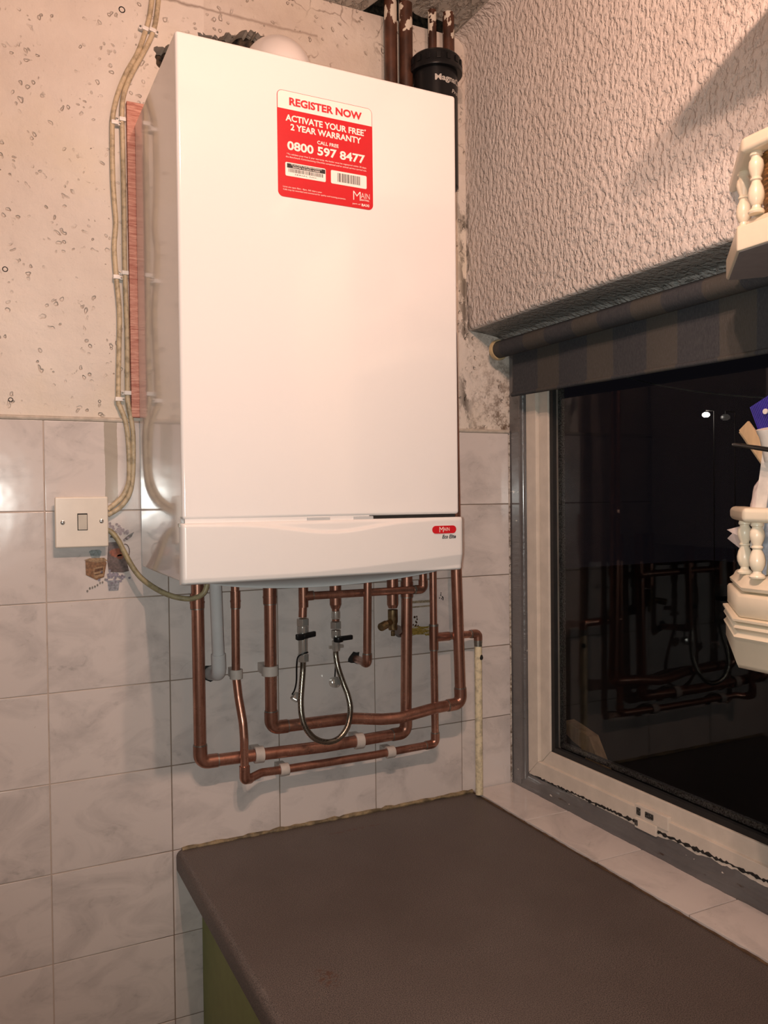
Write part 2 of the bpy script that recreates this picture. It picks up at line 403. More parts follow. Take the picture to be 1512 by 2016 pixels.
M['blackplastic'].node_tree.nodes['Principled BSDF'].inputs['Specular IOR Level'].default_value = .28
M['gloss'] = plain('gloss_black', (.004, .004, .004), .08, var=0)
M['endcap'] = plain('yellowed_plastic_cap', (.66, .50, .28), .4, var=.15)
M['shelf'] = plain('cream_painted_shelf', (.83, .74, .58), .34, var=.03, nscale=25, coat=.1)
M['under'] = plain('shelf_underside_shade', (.30, .27, .27), .6, var=.05)  # the upper shelf's downward shade, put into this grey
M['ppipe'] = painted_pipe_mat(); M['batten'] = batten_mat(); M['braid'] = brushed_braid()
M['filtertext'] = plain('silver_print', (.50, .47, .43), .4, var=.05)
M['bag'] = plain('pinkish_white_plastic_bag', (.80, .72, .70), .35, var=.10, nscale=40)
M['blue'] = plain('blue_plastic', (.035, .025, .30), .35, var=.12)
M['wood'] = plain('pale_wood', (.60, .42, .24), .5, var=.2, nscale=50, stretch=(1, 1, .2))
M['basket'] = plain('orange_brown_wicker', (.42, .20, .06), .5, var=.35, nscale=140, bump=.002)
M['paper'] = plain('off_white_paper', (.72, .68, .63), .6, var=.1)
M['card'] = plain('blue_white_card', (.50, .56, .66), .5, var=.25, nscale=90)
M['tan'] = plain('tan_card', (.52, .44, .30), .6, var=.08)
M['wallroom'] = plain('room_paint', (.26, .22, .19), .7)
M['floor'] = plain('dull_vinyl_floor', (.20, .16, .13), .5, var=.2)
M['fitting'] = plain('light_fitting_white', (.8, .8, .78), .3)

# ------------------------------------------------------------------ constants
TX, TZ = .20173, .15242      # tile pitch
COLX = -.0239                # joint nearest the corner
TTOP = TZ*5
ZL = .976                    # lintel
ZC = 1.583                   # ceiling
RX = .1004                   # reveal depth
WEND = -1.02                 # far end of the window opening
XL, YF, ZF = -2.5, -3.3, -.9
def struct(o, **k): o['kind'] = 'structure'; return o

# ------------------------------------------------------------------ room lamps
def spot_bar():
    r = root('spotlight_bar', (-.6, -1.18, ZC), 'white ceiling bar with two small warm spotlights above the kitchen', 'ceiling light')
    mk('bar', box((-.92, -1.205, ZC-.02), (-.50, -1.155, ZC-.001)), M['fitting'], r, bevel=.006)
    for (x, y, z), p in LAMPS:
        hd = mk('lamp_head', J(lathe((x, y, z+.022), [(.018, .05), (.030, .045), (.036, 0), (.034, 0), (.028, .040), (.006, .042)], caps=False), tube([(x, y, z+.07), (x, y, ZC-.018)], .006)), M['fitting'], r)
        mk('bulb', lathe((x, y, z+.03), [(.004, .03), (.014, .02), (.024, .004), (.018, -.006), (.003, -.010)]), emit('bulb_glow', LAMP_COLOUR, 25.0), hd)
        ld = bpy.data.lights.new('spot_light', 'POINT'); ld.energy = p; ld.color = LAMP_COLOUR; ld.shadow_soft_size = .016
        lo = link(bpy.data.objects.new('spot_light', ld)); lo.parent = r; lo.location = Vector((x, y, z))-Vector(r.location)
spot_bar()

# ------------------------------------------------------------------ room shell
def sheet_with_holes(outer, holes, to3, depth, rim_dir):
    bm = bmesh.new(); E = []
    for lp in [outer]+holes:
        vs = [bm.verts.new(to3(p)) for p in lp]
        E += [bm.edges.new((vs[i], vs[(i+1) % len(vs)])) for i in range(len(vs))]
    bmesh.ops.triangle_fill(bm, use_beauty=True, use_dissolve=False, edges=E)
    be = [e for e in bm.edges if len(e.link_faces) == 1]
    ex = bmesh.ops.extrude_edge_only(bm, edges=be)
    for v in ex['geom']:
        if isinstance(v, bmesh.types.BMVert): v.co += Vector(rim_dir)*depth
    V = [v.co.copy() for v in bm.verts]; bm.verts.index_update(); F = [tuple(v.index for v in f.verts) for f in bm.faces]
    bm.free(); return V, F
def rough(pts, amp, seed, n=4):
    out = []; m = len(pts); rr = random.Random(seed)
    for i in range(m):
        a, b = pts[i], pts[(i+1) % m]
        for k in range(n):
            t = k/n; out.append((a[0]+(b[0]-a[0])*t+rr.uniform(-amp, amp), a[1]+(b[1]-a[1])*t+rr.uniform(-amp, amp)))
    return out
def pxz(l, y=0): return [(WY(a, b, y).x, WY(a, b, y).z) for a, b in l]
YP = .004
hole1 = rough(pxz([(392, 62), (412, 66), (430, 70), (446, 64), (462, 66), (480, 60), (500, 58), (515, 66), (560, 90), (600, 118), (600, 150), (560, 160), (440, 140), (398, 100)]), .0035, 3, 5)
hole2 = rough(pxz([(303, 92), (318, 90), (336, 84), (345, 100), (330, 126), (312, 130), (309, 112)]), .003, 5, 4)
out = [(XL, ZF), (RX+.06, ZF), (RX+.06, ZL+.02), (0, ZL+.02), (0, ZC), (XL, ZC)]
mk('wall_back', sheet_with_holes(out, [hole1, hole2], lambda p: Vector((p[0], YP, p[1])), .03, (0, 1, 0)), M['pback'], smooth=False)['kind'] = 'structure'
wb = bpy.data.objects['wall_back']
mk('masonry', J(box((XL, YP+.031, ZF), (.2, YP+.06, ZC+.2))), M['brick'], wb)
# tiling: one bevelled slab per tile in a single cladding mesh
cols = [RX]+[COLX-TX*k for k in range(0, 12)]; rows = [TTOP-TZ*k for k in range(0, 12)]
VF = []
for i in range(len(cols)-1):
    for j in range(len(rows)-1):
        g = .0008; q = random.uniform(-.0004, .0004)
        VF.append(box((cols[i+1]+g, -.0002+q, rows[j+1]+g), (cols[i]-g, .006, rows[j]-g)))
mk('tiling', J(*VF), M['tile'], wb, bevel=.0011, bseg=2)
mk('grout', box((cols[-1], .0012, rows[-1]), (RX, .0055, TTOP+.003)), M['grout'], wb)
mk('tile_lip', tube([(XL, .001, TTOP+.003), (-.69, .001, TTOP+.003)], .004, 8), M['groutlight'], wb)
mk('tile_lip', tube([(-.22, .001, TTOP+.003), (RX, .001, TTOP+.003)], .004, 8), M['groutlight'], wb)
# right wall with lintel return, extruded along y
prof = [(0.03, ZC), (.03, ZC), (.002, ZC-.028)]
prof = [(-.028, ZC), (-.014, ZC-.004), (-.004, ZC-.014), (0, ZC-.03), (0, ZL+.007), (.002, ZL+.002), (.006, ZL), (.04, ZL-.003), (.074, ZL-.008), (.088, ZL-.014), (RX+.002, ZL-.028), (RX+.004, .925), (.16, .925)]
VR = [Vector((x, y, z)) for y in (.02, YF) for x, z in prof]; n = len(prof)
mk('wall_right', J((VR, [(i, i+1, n+i+1, n+i) for i in range(n-1)]), box((0, YF, ZF), (.16, WEND, ZL+.01)), box((.0, WEND, ZF), (.16, .0, -.012))), M['pright'], angle=80)['kind'] = 'structure'
# ceiling with the broken corner
cp = [(p.x, p.y) for p in [WZ(a, b, ZC) for a, b in [(722, 16), (738, 6), (752, -4), (775, -12), (792, 2), (803, 10), (812, 24), (832, 34), (858, 38), (880, 44), (901, 49)]]]
cp = [(x, min(y, -.012)) for x, y in cp]
x0, x1 = cp[0][0], cp[-1][0]
nt = rough([(x0-.004, .03)]+cp+[(min(x1+.006, -.012), .03)], .0016, 8, 3)
nt = [p for p in nt if p[1] < .02]
outer = [(XL, .02)]+[(nt[0][0]-.002, .02)]+nt+[(nt[-1][0]+.002, .02), (0.02, .02), (0.02, YF), (XL, YF)]
mk('ceiling', sheet_with_holes(outer, [], lambda p: Vector((p[0], p[1], ZC)), .018, (0, 0, 1)), M['pceil'], smooth=False)['kind'] = 'structure'
mk('ceiling_void', J(box((XL, YF, ZC+.12), (.2, .06, ZC+.14)), box((-.36, -.16, ZC+.02), (-.34, .03, ZC+.12)), box((-.36, -.18, ZC+.02), (.03, -.16, ZC+.12))), M['dark'], bpy.data.objects['ceiling'])
struct(mk('floor', box((XL, YF, ZF-.05), (.1, .1, ZF)), M['floor'], smooth=False))
struct(mk('wall_left', box((XL-.05, YF, ZF), (XL, .1, ZC)), M['wallroom'], smooth=False))
struct(mk('wall_front', box((XL, YF-.05, ZF), (.1, YF, ZC)), M['wallroom'], smooth=False))

# sill tiles
SV = []
ys = [-.0015, -.190]; 
while ys[-1] > WEND: ys.append(ys[-1]-TX)
for a, b in zip(ys[:-1], ys[1:]): SV.append(box((.0015, max(b, WEND)+.001, -.004), (RX+.012, a-.001, .005)))
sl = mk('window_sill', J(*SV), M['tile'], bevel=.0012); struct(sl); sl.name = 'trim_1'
mk('grout', box((.003, WEND, -.01), (RX+.01, -.001, .0036)), M['grout'], sl)
# painted timber: jamb with half-round bead and rough bottom rail
def rail(u, v):
    y = -.002+(WEND+.002)*u
    prof = [(RX+.006, -.002), (RX+.004, .010), (RX+.006, .022), (RX+.010, .030), (RX+.018, .036), (RX+.03, .046), (.15, .050), (.15, -.002)]
    s = v*(len(prof)-1); i = min(int(s), len(prof)-2); t = s-i
    x = prof[i][0]*(1-t)+prof[i+1][0]*t; z = prof[i][1]*(1-t)+prof[i+1][1]*t
    k = noise.noise(Vector((x*40, y*22, z*90)))*.0022+noise.noise(Vector((x*10, y*90, z*200)))*.0009
    sl_ = (y/-.65)*.015
    return Vector((x+k-(.004 if z < .01 else 0), y, z+k*.6+(sl_ if z > .03 else sl_*.4)))
tr = mk('trim_2', J(grid(rail, 220, 21)), M['timber'], angle=80); struct(tr)
rg = random.Random(5); gp = [Vector((.1120, -.07-.004*k, .0350+.015*((.07+.004*k)/.65)+rg.uniform(-.0012, .0012))) for k in range(236)]
mk('rotten_gap', tube(gp, [max(.0006, .0030*rg.uniform(.2, 1.3)*(.35+.65*min(1, k/60))) for k in range(236)], 7), M['dark'], tr)
jb = lathe((RX+.012, -.036, .02), [(.0095, 0), (.0095, .94)], seg=24)
struct(mk('trim_3', J(box((RX+.003, -.034, .0), (.15, .0, .95)), box((RX+.012, -.054, 0), (.15, -.03, .95)), jb), M['timber'], bevel=.0012))

# ------------------------------------------------------------------ window
win = root('window_1', (.13, -.5, .05), kind='structure')
ZT = .938
def ring(x0, x1, y0, y1, z0, z1, w, bv):
    """mitred rectangular ring"""
    o = [(y0, z0), (y1, z0), (y1, z1), (y0, z1)]; i = [(y0-w, z0+w), (y1+w, z0+w), (y1+w, z1-w), (y0-w, z1-w)]
    VF = []
    for k in range(4):
        k2 = (k+1) % 4
        P = [(x0, *o[k]), (x0, *o[k2]), (x0, *i[k2]), (x0, *i[k])]
        VF.append(prism(P, (x1-x0, 0, 0)))
    return J(*VF)
mk('window_frame', ring(.112, .16, -.047, WEND, .036, ZT, .034, 0), M['frame'], win, bevel=.0016)
sash = mk('sash', ring(.1195, .15, -.082, WEND+.035, .068, ZT-.034, .030, 0), M['frame'], win, bevel=.0022)
mk('gasket', ring(.124, .134, -.1105, WEND+.065, .0965, ZT-.064, .012, 0), M['gasket'], sash, bevel=.001)
mk('glazing_spacer', ring(.139, .147, -.1225, WEND+.077, .1085, ZT-.076, .010, 0), M['spacer'], sash)
mk('glass', box((.1355, WEND+.06, .097), (.1385, -.110, ZT-.064)), M['glass'], sash, smooth=False)
# lock plate and striker on the bottom rail
la = WX(1256, 1572, .118); lb = WX(1322, 1603, .118)
lk = mk('window_latch', J(box((.109, lb.y, la.z-.030), (.1195, la.y, la.z-.006)), box((.106, la.y-.055, la.z-.048), (.1125, la.y-.003, la.z-.029))), M['frame'], sash, bevel=.002)
tag(lk, 'worn cream latch plate')
mk('keeper_slot', J(box((.1068, la.y-.016, la.z-.024), (.1092, la.y-.007, la.z-.011)), box((.1068, la.y-.047, la.z-.022), (.1092, la.y-.028, la.z-.012)), box((.1045, la.y-.012, la.z-.043), (.1062, la.y-.005, la.z-.033))), M['spacer'], sash, bevel=.001)

# ------------------------------------------------------------------ outside
def outside():
    struct(mk('ground', box((.3, -8, -1.2), (16, 14, -1.1)), plain('dark_ground', (.02, .02, .02), .95), smooth=False))
    for (px, py, s, r, e, lb_) in [(1390, 817, 11.0, .048, 60.0, 'bright white light far outside in the dark beyond the window'), (1428, 822, 11.0, .06, .03, 'dim grey light beside the bright one outside the window')]:
        d = FV+RV*((px-756)/FPX)-UV*((py-1008)/FPX); c = CAM+d*s
        rt = root('outdoor_light', c, lb_, 'light')
        mk('lamp_glass', lathe(c-Vector((0, 0, r*.6)), [(r*.5, 0), (r, r*.4), (r, r*.9), (r*.5, r*1.3)], seg=12), emit('outdoor_lamp_glow', (1., .9, .8), e), rt)
        mk('lamp_bracket', tube([c+Vector((0, 0, r*.6)), c+Vector((0, 0, r*1.3)), c+Vector((r*3, 0, r*1.3)), c+Vector((r*3, 0, r*1.2)), Vector((c.x+r*3, c.y, -1.1))], .007, 8), M['dark'], rt)
    a, b = WX(1180, 728, .9), WX(1560, 786, .9)
    pts = [a*(1-t)+b*t-Vector((0, 0, .02*math.sin(PI*t))) for t in [i/12 for i in range(13)]]
    d = (b-a); pts = [a-d*2]+pts+[b+d]
    tag(mk('washing_line', tube(pts, .0016, 8), plain('faded_green_line', (.25, .32, .27), .6), origin=a), 'thin faded green line strung outside across the dark window', 'washing line')
    # bent timber leaning outside
    P = [WX(1112, 1418, .36), WX(1128, 1428, .36), WX(1160, 1450, .36), WX(1190, 1530, .36), WX(1215, 1600, .36)+Vector((0, 0, -1.1-WX(1215, 1600, .36).z))]
    dn = [Vector((0, -.0, -.03)), Vector((0, .0, -.04)), Vector((0, .03, -.035)), Vector((0, .04, -.01)), Vector((0, .04, 0))]
    V = []; 
    for p, q in zip(P, dn): V += [p, p+q, p+q+Vector((.03, 0, 0)), p+Vector((.03, 0, 0))]
    F = [(0, 1, 2, 3), (16, 19, 18, 17)]+[(4*i+k, 4*i+(k+1) % 4, 4*i+4+(k+1) % 4, 4*i+4+k) for i in range(4) for k in range(4)]
    tag(mk('bent_board', (V, F), M['wood'], bevel=.002, origin=P[-1]), 'bent strip of pale wood leaning outside the lower left of the window', 'wooden board')
outside()

# ------------------------------------------------------------------ roller blind
RC = Vector((.055, 0, 0)); rz = .934
rb = root('roller_blind', (.06, -.5, rz), 'dark blue and brown striped roller blind hanging across the top of the window', 'blind')
mk('roller', tube([(.058, -.030, rz), (.058, WEND+.005, rz)], .0178, 40), M['blind'], rb)
mk('end_cap', lathe((.058, -.031, rz), [(.0205, -.001), (.0215, .002), (.0215, .007), (.017, .009), (.016, .012), (.008, .013)], 'y', 32), M['endcap'], rb)
mk('mounting_bracket', J(box((.052, -.020, rz-.008), (.066, -.0005, rz+.008))), M['solder'], rb, bevel=.001)
def fab(u, v):
    y = -.052+(WEND+.012+.052)*u; z = rz-.002-(.094+.012*min(1, u*1.2))*v
    return Vector((.0755+.0015*math.sin(y*30)*v+(.001 if v < .98 else 0), y, z))
g = grid(fab, 60, 10); g2 = ([p+Vector((.0012, 0, 0)) for p in g[0]], g[1])
mk('blind_fabric', J(g, g2), M['blind'], rb)
hb = [fab(u/20, 1) for u in range(21)]
mk('hem_bar', tube(hb, .0042, 12), M['blind'], rb)

# ------------------------------------------------------------------ worktop and base unit
WX0 = -.6235
def wt_prof():
    r = .012; pts = []
    for k in range(7): a = PI/2*k/6; pts.append((WX0+r-r*math.sin(a), -r+r*math.cos(a)))
    for k in range(1, 7): a = PI/2*k/6; pts.append((WX0+r*.6-r*.6*math.cos(a), -.040+r*.6-r*.6*math.sin(a)))
    return pts+[(-.0015, -.040), (-.0015, 0)]
mk('worktop', prism([(x, -.0015, z) for x, z in wt_prof()], (0, -2.2, 0)), M['work'], angle=50, origin=(-.3, -.6, -.04))
tag(bpy.data.objects['worktop'], 'dark brown speckled laminate worktop with a rounded left edge under the boiler', 'worktop')
gu = root('base_cabinet', (-.3, -1.1, ZF), 'green sided kitchen base cabinet under the dark worktop', 'cabinet')
gx = WY(400, 2016, 0).x
mk('side_panel', box((gx, -2.15, ZF), (gx+.018, -.004, -.041)), M['green'], gu, smooth=False, bevel=.001)
mk('cabinet_body', box((gx+.02, -2.15, ZF), (-.02, -.02, -.042)), M['dark'], gu, smooth=False)
def wob(a, b, n, amp, r, seed):
    rr = random.Random(seed); a, b = Vector(a), Vector(b)
    return tube([a.lerp(b, i/n)+Vector((0, 0, rr.uniform(-amp, amp))) for i in range(n+1)], [r*rr.uniform(.6, 1.3) for _ in range(n+1)], 8)
struct(mk('trim_4', wob((WX0+.01, -.004, .001), (-.002, -.004, .003), 60, .0008, .0042, 1), M['caulk']))
struct(mk('trim_5', wob((-.001, -.004, .0005), (-.001, -1.3, .0005), 120, .0004, .0022, 2), plain('brown_sealant', (.13, .075, .04), .6, var=.3)))

# ------------------------------------------------------------------ text helper
def text_vf(s, bold=0.0, shear=0.0, spacing=1.0):
    c = bpy.data.curves.new('txt', 'FONT'); c.body = s; c.size = 1; c.offset = bold; c.shear = shear; c.space_character = spacing
    c.resolution_u = 3
    o = link(bpy.data.objects.new('txt', c)); bpy.context.view_layer.update()
    me = bpy.data.meshes.new_from_object(o.evaluated_get(bpy.context.evaluated_depsgraph_get()))
    V = [v.co.copy() for v in me.vertices]; F = [tuple(p.vertices) for p in me.polygons]
    bpy.data.objects.remove(o); bpy.data.curves.remove(c); bpy.data.meshes.remove(me)
    x0, x1 = min(v.x for v in V), max(v.x for v in V); y0, y1 = min(v.y for v in V), max(v.y for v in V)
    return [((v.x-x0)/(x1-x0), (v.y-y0)/(y1-y0)) for v in V], F
def text_in(s, p00, right, up, bold=0, shear=0, spacing=1.0):
    """fit text into the parallelogram p00, p00+right, p00+up"""
    V, F = text_vf(s, bold, shear, spacing); p00, right, up = Vector(p00), Vector(right), Vector(up)
    return [p00+right*a+up*b for a, b in V], F

# ------------------------------------------------------------------ boiler
BX, BW, BD, ZTp, ZB, ZM = -.6765, .45, .329, 1.2746, .508, .597
bo = root('boiler', (BX+BW/2, -.02, ZB), 'tall white gas combi boiler hung on the back wall with a red register sticker', 'boiler')
def casing():
    return prism([(BX, -BD, ZM+.002), (BX, -BD, ZTp), (BX, -.0085, ZTp), (BX, -.0085, ZB+.002), (BX, -.3180, ZB+.002), (BX, -.3180, ZM+.002)], (BW, 0, 0))
mk('casing', casing(), M['white'], bo, bevel=.005, bseg=4)
mk('seam_strip', box((BX+.004, -BD+.002, ZM-.006), (WY(728, 1018, -BD).x, -.3183, ZM+.004)), M['panelwhite'], bo)
mk('seam_shadow_gap', box((WY(728, 1018, -BD).x, -BD+.004, ZM-.006), (BX+BW-.006, -.3183, ZM+.004)), M['dark'], bo)
for a, b in ((605, 650), (697, 735)):
    p, q = WY(a, 1019, -BD), WY(b, 1019, -BD)
    mk('flap_catch', box((p.x, -BD-.0005, ZM-.004), (q.x, -BD+.01, ZM+.0015)), M['belly'], bo, bevel=.0006)
def panel(u, v):
    x = BX-.003+(BW+.006)*u; z = ZB+(ZM-.003-ZB)*v; y = -BD-.008
    c = .93-.17*math.exp(-((u-.5)/.19)**2)     # smile-shaped scoop at the top edge
    d = max(0, min(1, (v-c)/.07)); y += .0045*(3*d*d-2*d**3)*math.exp(-((u-.5)/.34)**4)
    e = .10+.20*max(0, u-.35)**1.4/.55          # crease rising to the right at the bottom edge
    k = max(0, (e-v)/.25); y += .0045*min(1, k*1.3)
    edge = min(u, 1-u)*BW
    y += .004*max(0, 1-edge/.004)**2
    t = max(0, (v-.93)/.07); y += .003*t*t
    b = max(0, (.04-v)/.04); y += .004*b*b
    return Vector((x, y, z))
g = grid(panel, 130, 60)
nu, nv = 130, 60; rimi = [i*(nv+1) for i in range(nu+1)]+[nu*(nv+1)+j for j in range(1, nv+1)]+[i*(nv+1)+nv for i in range(nu-1, -1, -1)]+[j for j in range(nv-1, 0, -1)]
base = len(g[0]); V = list(g[0])+[Vector((g[0][i].x, -.3185, g[0][i].z)) for i in rimi]
F = list(g[1])+[(rimi[k], rimi[(k+1) % len(rimi)], base+(k+1) % len(rimi), base+k) for k in range(len(rimi))]
mk('lower_panel', (V, F), M['panelwhite'], bo, angle=50)
def belly(u, v):
    x = BX+.03+(BW-.05)*u; s = max(0, 4*u*(1-u))**.75
    a = v*PI/2
    return Vector((x, -.333+.055*math.sin(a)*(.3+.7*s), ZB+.002-.018*s*(1-math.cos(a))-.004*s*math.sin(a)))
g = grid(belly, 60, 14)
mk('bottom_tray', g, M['belly'], bo)
for v_ in (box((BX-.005, -BD+.001, ZM-.008), (BX+.004, -BD+.006, ZM-.003)), box((BX+BW-.004, -BD+.001, ZM-.008), (BX+BW+.002, -BD+.006, ZM-.003))): mk('hinge_tab', v_, M['solder'], bo)
# badge on the flap
YPn = -BD-.0083
a, b = WY(851, 1043, YPn), WY(898, 1042, YPn); hgt = .0125; cz = (a.z+b.z)/2
def pill(x0, x1, z, h, y, n=10):
    r = h/2; P = []
    for k in range(n+1): an = PI/2+PI*k/n; P.append((x0+r+r*math.cos(an), y, z+r*math.sin(an)))
    for k in range(n+1): an = -PI/2+PI*k/n; P.append((x1-r+r*math.cos(an), y, z+r*math.sin(an)))
    return P
pl_ = bpy.data.objects['lower_panel']
bd = mk('badge', prism(pill(a.x, b.x, cz, hgt, YPn+.0006), (0, -.0011, 0)), M['red'], pl_)
wdt = b.x-a.x
mk('badge_lettering', J(text_in('M', (a.x+wdt*.29, YPn-.0007, cz-.0042), (wdt*.17, 0, 0), (0, 0, .0086), -.01), text_in('AIN', (a.x+wdt*.47, YPn-.0007, cz-.0022), (wdt*.24, 0, 0), (0, 0, .0055), -.005)), M['stickwhite'], pl_)
e0, e1 = WY(870.5, 1060.5, YPn), WY(897.5, 1060, YPn)
mk('model_lettering', text_in('Eco Elite', e0+Vector((0, -.0002, 0)), (e1.x-e0.x, 0, 0), (0, 0, .0062), .03, .25), M['black'], pl_)
# sticker
SX0, SX1 = WY(546, 280, -BD).x, WY(733, 300, -BD).x; SZ1, SZ0 = WY(545, 177, -BD).z, WY(548, 388, -BD).z
SZ1 = (SZ1+WY(733, 213, -BD).z)/2; SZ0 = (SZ0+WY(733, 412, -BD).z)/2
st = root('warranty_sticker', ((SX0+SX1)/2, -BD, SZ0), 'red and white REGISTER NOW warranty sticker on the boiler front', 'sticker')
sw, sh = SX1-SX0, SZ1-SZ0
def rrect(u0, v0, u1, v1, r, y, tl=1, bl=1):
    x0, x1, z1, z0 = SX0+u0*sw, SX0+u1*sw, SZ1-v0*sh, SZ1-v1*sh; P = []
    for (cx, cz_, a0, on) in ((x1-r, z1-r, 0, tl), (x0+r, z1-r, 90, tl), (x0+r, z0+r, 180, bl), (x1-r, z0+r, 270, bl)):
        if on:
            for k in range(7): an = math.radians(a0+15*k); P.append((cx+r*math.cos(an), y, cz_+r*math.sin(an)))
        else:
            P.append((cx+(r if a0 in (0, 270) else -r), y, cz_+(r if a0 in (0, 90) else -r)))
    return P
Y0 = -BD-.0004
mk('sticker_backing', prism(rrect(0, 0, 1, 1, .008, -BD+.0003), (0, -.0006, 0)), M['redtext'], st, smooth=False)
mk('sticker_header', prism(rrect(.006, .005, .994, .173, .007, Y0, 1, 0), (0, -.0003, 0)), M['stickwhite'], st, smooth=False)
mk('sticker_body', prism(rrect(0, .173, 1, 1, .008, Y0+.0001, 0, 1), (0, -.0004, 0)), M['red'], st, smooth=False)
for v_ in (prism(rrect(.075, .672, .49, .80, .002, Y0-.0002), (0, -.0003, 0)), prism(rrect(.545, .672, .93, .80, .002, Y0-.0002), (0, -.0003, 0))): mk('barcode_label', v_, M['stickwhite'], st, smooth=False)
def stext(s, u0, u1, v0, v1, bold=.02, y=Y0-.0006, sp=1.0):
    return text_in(s, (SX0+u0*sw, y, SZ1-v1*sh), ((u1-u0)*sw, 0, 0), (0, 0, (v1-v0)*sh), bold, 0, sp)
mk('header_lettering', stext('REGISTER NOW', .122, .885, .058, .134, .038), M['redtext'], st, smooth=False)
for v_ in (J(stext('ACTIVATE YOUR FREE', .083, .905, .222, .285, .028), stext('*', .91, .93, .215, .235, .02), stext('2 YEAR WARRANTY', .132, .875, .305, .366, .028)), J(stext('CALL FREE', .405, .63, .415, .449, .02),
   stext('0800 597 8477', .097, .915, .47, .556, .03)),
   J(   stext('*To validate your free 2 year warranty, the boiler must be registered within 30 days,', .09, .93, .585, .605, .0),
   stext('the Benchmark Commissioning Checklist completed and an annual service carried out.', .08, .93, .613, .633, .0)),
   J(stext('Lines are open 8am - 8pm, 365 days a year.', .05, .45, .898, .916, .0), stext('Calls may be recorded and monitored for quality and training purposes.', .05, .70, .924, .942, .0)),
   J(   stext('M', .782, .862, .838, .925, -.015), stext('AIN', .866, .962, .845, .898, -.012), stext('HEATING', .858, .955, .906, .922, .01), stext('part of', .775, .86, .953, .972, .0), stext('BAXI', .872, .955, .95, .975, .03))): mk('body_lettering', v_, M['stickwhite'], st, smooth=False)
rr = random.Random(4); BR = []
def bars(u0, u1, v0, v1):
    u = u0
    while u < u1:
        w_ = rr.choice([.003, .005, .008]); BR.append(prism(rrect(u, v0, min(u+w_, u1), v1, .00001, Y0-.0006, 0, 0), (0, -.0001, 0))); u += w_+rr.choice([.003, .005, .007])
bars(.105, .465, .728, .762); bars(.615, .86, .690, .775)
mk('barcode_print', J(*BR, prism(rrect(.092, .682, .485, .723, .0002, Y0-.0006, 0, 0), (0, -.0001, 0)), stext('SERIAL NO.', .17, .40, .772, .784, .0, Y0-.0007)), M['black'], st, smooth=False)
mk('strip_lettering', J(stext('TO ACTIVATE YOUR FREE WARRANTY', .13, .45, .685, .698, .01, Y0-.0009), stext('REGISTER THIS SERIAL NUMBER', .15, .43, .705, .718, .01, Y0-.0009)), M['stickwhite'], st, smooth=False)

# flue elbow on top of the boiler
fx = WY(555, 52, -.135).x; fzt = WY(555, 52, -.135).z-.002
fl = root('flue_elbow', (fx, -.135, ZTp), 'smooth white round flue elbow rising behind the top edge of the boiler', 'flue')
R_ = .054
mk('elbow_body', tube(fillet([(fx, -.135, ZTp-.002), (fx, -.135, fzt-R_), (fx, .03, fzt-R_)], .06, 12), R_, 40), enamel('flue_white', (.80, .75, .72), .3), fl)
mk('flue_collar', lathe((fx, -.135, ZTp-.001), [(.062, 0), (.062, .012), (.056, .015), (.054, .022)]), M['blackplastic'], fl)

# ------------------------------------------------------------------ batten beside the boiler
zt_ = WY(258, 200, -.007).z; xb = WY(255, 560, -.007).x
tag(mk('pink_batten', box((xb, -.0075, TTOP+.008), (BX+.04, YP, zt_)), M['batten'], bevel=.001, origin=(xb, 0, TTOP)), 'pinkish red rough wooden batten running down the wall behind the left side of the boiler', 'batten')

# ------------------------------------------------------------------ pipework
def poly3(spec): return [WY(a, b, y) for a, b, y in spec]
def collar(p, d, L, r, solder=True):
    p = Vector(p); d = Vector(d).normalized()
    return tube([p-d*L/2, p+d*L/2], r, 24)
def pipe(name, pts, r, fil, label, cat='pipe', fittings=(), mat='copper', ends=(), extra=None, fl_=.03):
    P = [Vector(p) for p in pts]
    rt = root(name, P[0], label, cat)
    mk('pipe_run', tube(fillet(P, fil, 10), r, 24), M[mat], rt)
    for i in fittings:
        b = P[i]; d1 = (P[i-1]-b).normalized(); d2 = (P[i+1]-b).normalized(); L = fl_*(r/.011)**.7
        fr = fil[i] if isinstance(fil, list) else fil
        e = mk('elbow_fitting', tube(fillet([b+d1*L, b, b+d2*L], fr, 10), r+.0014, 24), M['copper2'], rt)
        for d in (d1, d2): mk('solder_ring', tube([b+d*(L-.001), b+d*(L+.0022)], r+.0009, 24), M['solder'], e)
    for p, d, L in ends:
        e = mk('coupling', J(collar(p, d, L, r+.0014), collar(Vector(p)-Vector(d).normalized()*L*.1, d, .003, r+.0021)), M['copper2'], rt)
        mk('solder_ring', J(collar(Vector(p)-Vector(d).normalized()*(L/2+.0008), d, .0022, r+.0009)), M['solder'], e)
    return rt
Z = Vector((0, 0, 1)); zin = ZB+.03
def upto(p, z=zin): return Vector((p.x, p.y, z))
# A: lower 22 mm loop
yA = -.032
A = poly3([(389, 1200, yA), (394.5, 1501, yA), (500, 1487, yA), (640, 1469.5, yA), (799, 1442, yA), (801, 1150, yA)])
A = [upto(A[0])]+A[:1]+A[1:]; A = A+[upto(A[-1])]
fa = [0, 0, .016, 0, 0, .016, 0, 0]
pa = pipe('copper_pipe', A, .011, fa, 'thick copper pipe forming the lowest thick loop, from boiler left end to middle right', fittings=(2, 5), ends=((WY(388, 1183, yA), Z, .026), (WY(801, 1160, yA), Z, .03)))
